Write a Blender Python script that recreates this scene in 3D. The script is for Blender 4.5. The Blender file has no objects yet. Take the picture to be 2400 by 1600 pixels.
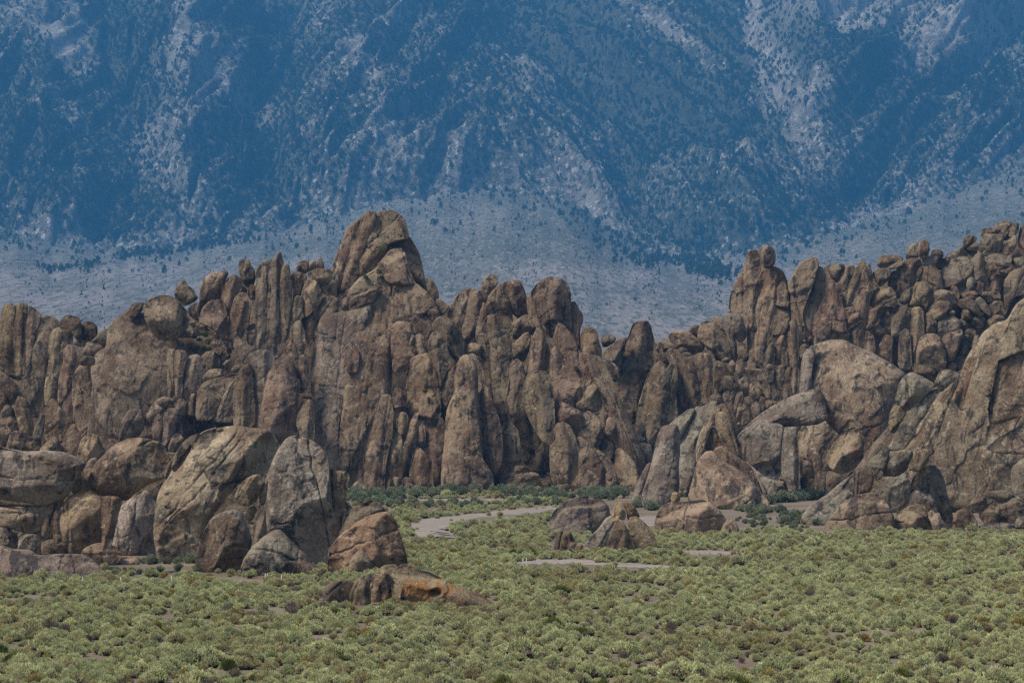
import bpy, math, random
import numpy as np

# ---------------------------------------------------------------- camera, sky, sun, exposure
W0, H0 = 2400.0, 1600.0      # the photograph's own pixel grid, used to measure directions
F = 6667.0                   # focal length in those pixels (100 mm on 36 mm film)
HOR = 955.0                  # row of the eye level
EYE = 12.6                   # metres above the sage flat

S = bpy.context.scene
cam = bpy.data.cameras.new("camera")
cam.lens = 100.0; cam.sensor_width = 36.0
cam.shift_y = (HOR - H0/2)/W0
cam.clip_start = 1.0; cam.clip_end = 20000.0
camo = bpy.data.objects.new("camera", cam)
S.collection.objects.link(camo)
camo.location = (0, 0, EYE); camo.rotation_euler = (math.pi/2, 0, 0)
S.camera = camo

SUN = np.array([-0.52, -0.22, 0.82]); SUN = SUN/np.linalg.norm(SUN)
world = bpy.data.worlds.new("World"); S.world = world; world.use_nodes = True
wn = world.node_tree.nodes; wl = world.node_tree.links
wn.clear()
sky = wn.new('ShaderNodeTexSky'); sky.sky_type = 'NISHITA'; sky.sun_disc = False
sky.sun_elevation = math.asin(SUN[2]); sky.sun_rotation = math.atan2(SUN[0], SUN[1])
sky.air_density = 1.0; sky.dust_density = 1.5; sky.ozone_density = 1.0
bg = wn.new('ShaderNodeBackground'); bg.inputs['Strength'].default_value = 0.058
wo = wn.new('ShaderNodeOutputWorld')
wl.new(sky.outputs[0], bg.inputs['Color']); wl.new(bg.outputs[0], wo.inputs['Surface'])

sl = bpy.data.lights.new("sun", 'SUN'); sl.energy = 2.3; sl.angle = math.radians(15)
sl.color = (1.0, 0.91, 0.77)
so = bpy.data.objects.new("sun", sl); S.collection.objects.link(so)
from mathutils import Vector
so.rotation_euler = Vector(SUN).to_track_quat('Z', 'Y').to_euler(); so.location = (-100, -60, 150)
S.view_settings.view_transform = 'Standard'; S.view_settings.look = 'None'
S.view_settings.gamma = 1.0; S.view_settings.use_curve_mapping = False
S.view_settings.exposure = 1.2
S.cycles.max_bounces = 4; S.cycles.diffuse_bounces = 2; S.cycles.volume_bounces = 0; S.cycles.use_denoising = False

rng = np.random.default_rng(11); random.seed(11)

# ---------------------------------------------------------------- helpers
def unproj(px, py, D):
    return np.stack([(px-1200.0)/F*D, D*np.ones_like(px), EYE+(HOR-py)/F*D], -1)
def groundD(py): return F*EYE/(py-HOR)
def link(o, parent=None):
    S.collection.objects.link(o)
    if parent is not None: o.parent = parent
    return o
def tag(o, label=None, cat=None, group=None, kind=None):
    if label: o["label"] = label
    if cat: o["category"] = cat
    if group: o["group"] = group
    if kind: o["kind"] = kind
    return o
def empty(name, loc):
    o = bpy.data.objects.new(name, None); o.location = loc; o.empty_display_size = 0.5
    return link(o)
def mesh_np(name, V, Fq, mat, smooth=True):
    """mesh from an (n,3) vertex array and an (m,3|4) face array"""
    me = bpy.data.meshes.new(name); V = np.asarray(V, np.float32); Fq = np.asarray(Fq, np.int32)
    k = Fq.shape[1]
    me.vertices.add(len(V)); me.vertices.foreach_set('co', V.ravel())
    me.loops.add(Fq.size); me.loops.foreach_set('vertex_index', Fq.ravel())
    me.polygons.add(len(Fq))
    me.polygons.foreach_set('loop_start', np.arange(0, Fq.size, k, dtype=np.int32))
    me.polygons.foreach_set('use_smooth', np.full(len(Fq), smooth))
    me.update(calc_edges=True)
    if mat: me.materials.append(mat)
    return me

_perm = np.random.default_rng(5).permutation(256).astype(np.int32); _perm = np.concatenate([_perm, _perm, _perm])
_g = np.array([[1,1,0],[-1,1,0],[1,-1,0],[-1,-1,0],[1,0,1],[-1,0,1],[1,0,-1],[-1,0,-1],[0,1,1],[0,-1,1],[0,1,-1],[0,-1,-1],[1,1,0],[-1,1,0],[0,-1,1],[0,-1,-1]], np.float32)
def perlin(p):
    p = np.asarray(p, np.float32)
    i = np.floor(p).astype(np.int32); f = p - i; i &= 255
    u = f*f*f*(f*(f*6-15)+10)
    out = 0
    for dx in (0, 1):
        a = _perm[i[:,0]+dx]; wx = u[:,0] if dx else 1-u[:,0]
        for dy in (0, 1):
            b = _perm[a+i[:,1]+dy]; wxy = wx*(u[:,1] if dy else 1-u[:,1])
            for dz in (0, 1):
                g = _g[_perm[b+i[:,2]+dz] & 15]
                d = g[:,0]*(f[:,0]-dx)+g[:,1]*(f[:,1]-dy)+g[:,2]*(f[:,2]-dz)
                out = out + d*wxy*(u[:,2] if dz else 1-u[:,2])
    return out
def fbm(p, n=3, lac=2.1, gain=0.5):
    a = 1.0; s = 0
    for k in range(n):
        s = s + a*perlin(p*(lac**k)+17.3*k); a *= gain
    return s
def sstep(a, b, x):
    t = np.clip((x-a)/(b-a), 0, 1); return t*t*(3-2*t)
def interp(x, pts):
    pts = np.array(pts, float); return np.interp(x, pts[:,0], pts[:,1])

# ---------------------------------------------------------------- materials
class NT:
    def __init__(s, name):
        s.m = bpy.data.materials.new(name); s.m.use_nodes = True
        s.n = s.m.node_tree.nodes; s.l = s.m.node_tree.links; s.n.clear()
        s.out = s.n.new('ShaderNodeOutputMaterial')
        s.b = s.n.new('ShaderNodeBsdfPrincipled'); s.l.new(s.b.outputs[0], s.out.inputs['Surface'])
        s.b.inputs['Roughness'].default_value = 0.9
        s.b.inputs['Specular IOR Level'].default_value = 0.2
    def node(s, t, **kw):
        n = s.n.new(t)
        for k, v in kw.items(): setattr(n, k, v)
        return n
    def set(s, sock, v):
        if hasattr(v, 'links') or hasattr(v, 'is_linked'): s.l.new(v, sock)
        elif isinstance(v, (tuple, list)) and len(v) == 3 and sock.type == 'RGBA': sock.default_value = (*v, 1)
        else: sock.default_value = v
    def pos(s, sc=(1,1,1)):
        g = s.node('ShaderNodeNewGeometry'); m = s.node('ShaderNodeMapping')
        m.inputs['Scale'].default_value = sc; s.l.new(g.outputs['Position'], m.inputs['Vector'])
        return m.outputs[0]
    def noise(s, vec, scale, detail=4, rough=0.55, dist=0.0):
        n = s.node('ShaderNodeTexNoise'); s.l.new(vec, n.inputs['Vector'])
        n.inputs['Scale'].default_value = scale; n.inputs['Detail'].default_value = detail
        n.inputs['Roughness'].default_value = rough; n.inputs['Distortion'].default_value = dist
        return n.outputs['Fac']
    def ramp(s, f, a, b, va=0.0, vb=1.0):
        n = s.node('ShaderNodeMapRange'); n.interpolation_type = 'SMOOTHSTEP'
        s.l.new(f, n.inputs[0])
        for i, v in enumerate((a, b, va, vb)): n.inputs[i+1].default_value = v
        return n.outputs[0]
    def mix(s, f, a, b, mode='MIX'):
        n = s.node('ShaderNodeMix'); n.data_type = 'RGBA'; n.blend_type = mode
        s.set(n.inputs[0], f); s.set(n.inputs[6], a); s.set(n.inputs[7], b)
        return n.outputs[2]
    def math(s, op, a, b=0.0):
        n = s.node('ShaderNodeMath', operation=op); s.set(n.inputs[0], a); s.set(n.inputs[1], b)
        return n.outputs[0]
    def bump(s, h, dist, strength=1.0, prev=None):
        n = s.node('ShaderNodeBump'); n.inputs['Distance'].default_value = dist
        n.inputs['Strength'].default_value = strength; s.l.new(h, n.inputs['Height'])
        if prev is not None: s.l.new(prev, n.inputs['Normal'])
        return n.outputs[0]

def mat_rock():
    t = NT('granite')
    oi = t.node('ShaderNodeObjectInfo'); tint = oi.outputs['Color']
    # every rock reads its own piece of the pattern
    g = t.node('ShaderNodeNewGeometry')
    off = t.node('ShaderNodeVectorMath', operation='SCALE'); off.inputs[0].default_value = (37, 91, 53)
    t.l.new(oi.outputs['Random'], off.inputs['Scale'])
    add = t.node('ShaderNodeVectorMath', operation='ADD'); t.l.new(g.outputs['Position'], add.inputs[0]); t.l.new(off.outputs[0], add.inputs[1])
    P = add.outputs[0]
    st = t.node('ShaderNodeMapping'); st.inputs['Scale'].default_value = (1, 1, 0.28); t.l.new(P, st.inputs['Vector']); PV = st.outputs[0]
    broad = t.noise(P, 0.22, 5, 0.6, 0.6)
    col = t.mix(t.ramp(broad, 0.36, 0.64), (0.165, 0.119, 0.086), (0.345, 0.283, 0.212))
    red = t.noise(PV, 0.35, 5, 0.6, 0.4)
    col = t.mix(t.ramp(red, 0.55, 0.70, 0, 0.45), col, (0.185, 0.11, 0.072))
    streak = t.noise(PV, 0.9, 6, 0.65, 0.8)
    col = t.mix(t.ramp(streak, 0.545, 0.62, 0, 0.78), col, (0.048, 0.044, 0.044))
    patch = t.noise(P, 0.42, 7, 0.68, 1.2)
    col = t.mix(t.ramp(patch, 0.555, 0.61, 0, 0.82), col, (0.052, 0.05, 0.052))
    lich = t.noise(P, 0.75, 8, 0.72, 1.5)
    col = t.mix(t.ramp(lich, 0.56, 0.63, 0, 0.7), col, (0.47, 0.41, 0.315))
    fine = t.noise(P, 4.0, 4, 0.75)
    col = t.mix(1.0, col, t.mix(t.ramp(fine, 0.3, 0.7), (0.78, 0.78, 0.785), (1.20, 1.19, 1.17)), 'MULTIPLY')
    wv = t.node('ShaderNodeTexNoise'); t.l.new(P, wv.inputs['Vector']); wv.inputs['Scale'].default_value = 0.35; wv.inputs['Detail'].default_value = 4
    wa = t.node('ShaderNodeVectorMath', operation='SCALE'); t.l.new(wv.outputs['Color'], wa.inputs[0]); wa.inputs['Scale'].default_value = 3.2
    wb = t.node('ShaderNodeVectorMath', operation='ADD'); t.l.new(PV, wb.inputs[0]); t.l.new(wa.outputs[0], wb.inputs[1])
    vo = t.node('ShaderNodeTexVoronoi', feature='DISTANCE_TO_EDGE'); t.l.new(wb.outputs[0], vo.inputs['Vector']); vo.inputs['Scale'].default_value = 0.17
    crack = t.math('MULTIPLY', t.ramp(vo.outputs['Distance'], 0.0, 0.016, 1, 0), t.ramp(t.noise(P, 0.26, 3, 0.5), 0.52, 0.60))
    col = t.mix(t.math('MULTIPLY', crack, 0.6), col, (0.035, 0.028, 0.024))
    col = t.mix(1.0, col, tint, 'MULTIPLY')
    t.set(t.b.inputs['Base Color'], col)
    vs = t.node('ShaderNodeMapping'); vs.inputs['Scale'].default_value = (2.2, 2.2, 0.35); t.l.new(P, vs.inputs['Vector'])
    h = t.math('ADD', t.math('MULTIPLY', t.noise(P, 1.3, 7, 0.70, 0.5), 0.62), t.math('MULTIPLY', t.noise(vs.outputs[0], 1.0, 4, 0.6, 0.4), 0.25))
    h = t.math('ADD', h, t.math('MULTIPLY', fine, 0.20)); h = t.math('SUBTRACT', h, t.math('MULTIPLY', crack, 0.25))
    t.l.new(t.bump(h, 1.0, 0.6), t.b.inputs['Normal'])
    t.b.inputs['Roughness'].default_value = 0.88
    return t.m
M_ROCK = mat_rock()

def mat_orange():
    # the low field rock: bare granite with a broad mat of orange lichen and black water stains
    t = NT('granite_orange_lichen')
    P = t.pos(); oi = t.node('ShaderNodeObjectInfo')
    col = t.mix(t.ramp(t.noise(P, 0.5, 5, 0.6, 0.5), 0.35, 0.65), (0.20, 0.125, 0.08), (0.34, 0.27, 0.18))
    al = t.node('ShaderNodeAttribute'); al.attribute_name = 'lichen'; ast = t.node('ShaderNodeAttribute'); ast.attribute_name = 'stain'
    o = t.math('ADD', t.noise(P, 0.9, 7, 0.72, 1.4), t.math('MULTIPLY', al.outputs['Fac'], 0.22))
    col = t.mix(t.ramp(o, 0.58, 0.72, 0, 0.9), col, (0.34, 0.135, 0.022))
    k = t.math('ADD', t.noise(t.pos((1, 1, 0.45)), 0.7, 6, 0.65, 0.8), t.math('MULTIPLY', ast.outputs['Fac'], 0.21))
    col = t.mix(t.ramp(k, 0.62, 0.70, 0, 0.93), col, (0.014, 0.013, 0.014))
    fine = t.noise(P, 6.0, 6, 0.75)
    col = t.mix(1.0, col, t.mix(t.ramp(fine, 0.3, 0.7), (0.65, 0.65, 0.65), (1.3, 1.28, 1.25)), 'MULTIPLY')
    t.set(t.b.inputs['Base Color'], t.mix(1.0, col, oi.outputs['Color'], 'MULTIPLY'))
    t.l.new(t.bump(fine, 0.12, 0.8, t.bump(t.noise(P, 1.5, 8, 0.66), 0.4, 0.8)), t.b.inputs['Normal'])
    return t.m
M_ORANGE = mat_orange()

def mat_ground():
    t = NT('sandy_soil')
    P = t.pos()
    col = t.mix(t.ramp(t.noise(P, 0.12, 5, 0.6), 0.35, 0.65), (0.125, 0.098, 0.07), (0.185, 0.148, 0.11))
    col = t.mix(t.ramp(t.noise(P, 0.9, 6, 0.7), 0.52, 0.68, 0, 0.6), col, (0.13, 0.115, 0.06))
    t.set(t.b.inputs['Base Color'], col)
    t.l.new(t.bump(t.noise(P, 3.0, 6, 0.7), 0.12, 0.7), t.b.inputs['Normal'])
    return t.m
M_GROUND = mat_ground()
def mat_road():
    t = NT('packed_gravel')
    P = t.pos((0.15, 1, 1))
    col = t.mix(t.ramp(t.noise(P, 0.8, 5, 0.6), 0.35, 0.65), (0.19, 0.162, 0.135), (0.26, 0.225, 0.19))
    t.set(t.b.inputs['Base Color'], col)
    t.l.new(t.bump(t.noise(t.pos(), 5.0, 5, 0.7), 0.05, 0.6), t.b.inputs['Normal'])
    return t.m
M_ROAD = mat_road()

def mat_fan():
    t = NT('fan_gravel')
    pl = t.node('ShaderNodeAttribute'); pl.attribute_name = 'plain'
    col = t.mix(t.ramp(t.noise(t.pos((1, .3, 1)), 0.006, 5, 0.65, 0.6), 0.40, 0.60), (0.075, 0.08, 0.068), (0.125, 0.12, 0.108))
    col = t.mix(pl.outputs['Fac'], col, t.mix(t.ramp(t.noise(t.pos((1, .12, 1)), 0.012, 5, 0.65), 0.42, 0.58), (0.105, 0.10, 0.093), (0.18, 0.163, 0.153)))
    col = t.mix(t.ramp(t.noise(t.pos((1, .10, 1)), 0.13, 5, 0.7), 0.50, 0.57, 0, 0.85), col, (0.05, 0.06, 0.038))
    col = t.mix(t.ramp(t.noise(t.pos((1, 0.10, 1)), 0.24, 4, 0.7), 0.56, 0.63, 0, 0.6), col, (0.30, 0.275, 0.25))
    t.set(t.b.inputs['Base Color'], col)
    t.l.new(t.bump(t.noise(t.pos((1, .15, 1)), 0.15, 5, 0.7), 3.0, 0.8), t.b.inputs['Normal'])
    return t.m
M_FAN = mat_fan()
def mat_mountain():
    t = NT('mountain_granite')
    P = t.pos()
    vg = t.node('ShaderNodeAttribute'); vg.attribute_name = 'veg'; v = vg.outputs['Fac']
    rock = t.mix(t.ramp(t.noise(P, 0.01, 6, 0.65, 0.5), 0.38, 0.62), (0.125, 0.12, 0.108), (0.245, 0.232, 0.212))
    rock = t.mix(t.ramp(t.noise(t.pos((1, 1, .5)), 0.09, 5, 0.68), 0.54, 0.60, 0, 0.8), rock, (0.48, 0.46, 0.43))
    f = t.math('ADD', t.noise(P, 0.095, 4, 0.66), t.math('MULTIPLY', t.math('SUBTRACT', v, 0.5), 0.22))
    col = t.mix(t.ramp(f, 0.455, 0.515, 0, 0.94), rock, t.mix(t.ramp(t.noise(P, 0.05, 4, .6), .4, .6), (0.034, 0.042, 0.026), (0.075, 0.082, 0.052)))
    at = t.node('ShaderNodeAttribute'); at.attribute_name = 'bare'
    bare = t.mix(t.ramp(t.noise(t.pos((1, 1, 0.22)), 0.05, 8, 0.75, 0.4), 0.38, 0.58), (0.14, 0.133, 0.125), (0.45, 0.43, 0.405))
    col = t.mix(at.outputs['Fac'], col, bare)
    t.set(t.b.inputs['Base Color'], col)
    h = t.math('ADD', t.math('MULTIPLY', t.noise(P, 0.018, 8, 0.72, 0.3), 40.0), t.math('MULTIPLY', t.noise(t.pos((1, 1, 0.5)), 0.07, 5, 0.7), 8.0))
    t.l.new(t.bump(h, 1.0, 0.9), t.b.inputs['Normal'])
    return t.m
M_MTN = mat_mountain()

def mat_leaf(name, a, b, c=None, drift=None):
    t = NT(name)
    oi = t.node('ShaderNodeObjectInfo')
    col = t.mix(oi.outputs['Random'], a, b)
    if c is not None:
        m = t.math('FRACT', t.math('MULTIPLY', oi.outputs['Random'], 7.31))
        col = t.mix(t.ramp(m, 0.80, 0.97), col, c)
    if drift: col = t.mix(t.ramp(t.noise(t.pos((1, .5, 1)), 0.075, 4, 0.6), 0.50, 0.68, 0, 0.7), col, drift)
    n = t.noise(t.pos(), 2.2, 3, 0.6)
    col = t.mix(1.0, col, t.mix(t.ramp(n, 0.3, 0.7), (0.72, 0.72, 0.72), (1.25, 1.25, 1.25)), 'MULTIPLY')
    t.set(t.b.inputs['Base Color'], col)
    tr = t.node('ShaderNodeBsdfTranslucent'); t.l.new(col, tr.inputs['Color'])
    mx = t.node('ShaderNodeMixShader'); mx.inputs[0].default_value = 0.25
    t.l.new(t.b.outputs[0], mx.inputs[1]); t.l.new(tr.outputs[0], mx.inputs[2]); t.l.new(mx.outputs[0], t.out.inputs['Surface'])
    return t.m
M_SAGE = mat_leaf('sage_leaf', (0.46, 0.485, 0.25), (0.64, 0.635, 0.345), (0.44, 0.375, 0.19), (0.40, 0.335, 0.16))
M_RABBIT = mat_leaf('rabbitbrush_leaf', (0.38, 0.29, 0.07), (0.46, 0.38, 0.13))
M_GREEN = mat_leaf('green_leaf', (0.16, 0.20, 0.04), (0.24, 0.25, 0.06))
M_DARKSAGE = mat_leaf('dark_sage_leaf', (0.20, 0.24, 0.15), (0.31, 0.345, 0.22))
M_DRY = mat_leaf('dry_twig', (0.20, 0.155, 0.115), (0.30, 0.25, 0.19))
M_PINE = mat_leaf('pinyon_needle', (0.030, 0.045, 0.024), (0.052, 0.068, 0.034))
def flat(name, c, rough=0.9):
    t = NT(name)
    n = t.noise(t.pos(), 4.0, 4, 0.6)
    t.set(t.b.inputs['Base Color'], t.mix(1.0, c, t.mix(n, (0.7, 0.7, 0.7), (1.2, 1.2, 1.2)), 'MULTIPLY'))
    t.b.inputs['Roughness'].default_value = rough
    return t.m
M_WOOD = flat('grey_wood', (0.09, 0.07, 0.055))
M_POST = flat('white_post_paint', (0.72, 0.72, 0.68), 0.6)

# ---------------------------------------------------------------- rocks: outlines measured on enlargements of the photograph
CROP = {'0': (0, 0, 1.0), '1': (0, 660, 4.6125), '2': (350, 580, 4.127), '3': (680, 480, 4.126), '4': (0, 960, 3.734), '5': (350, 960, 3.2),
        '6': (680, 780, 3.919), '7': (1000, 620, 2.8), '8': (1380, 720, 3.92), '9': (1250, 920, 3.92), 'A': (1680, 540, 4.355),
        'B': (2000, 500, 4.1275), 'C': (1700, 780, 3.267), 'D': (600, 1100, 2.94)}
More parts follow.
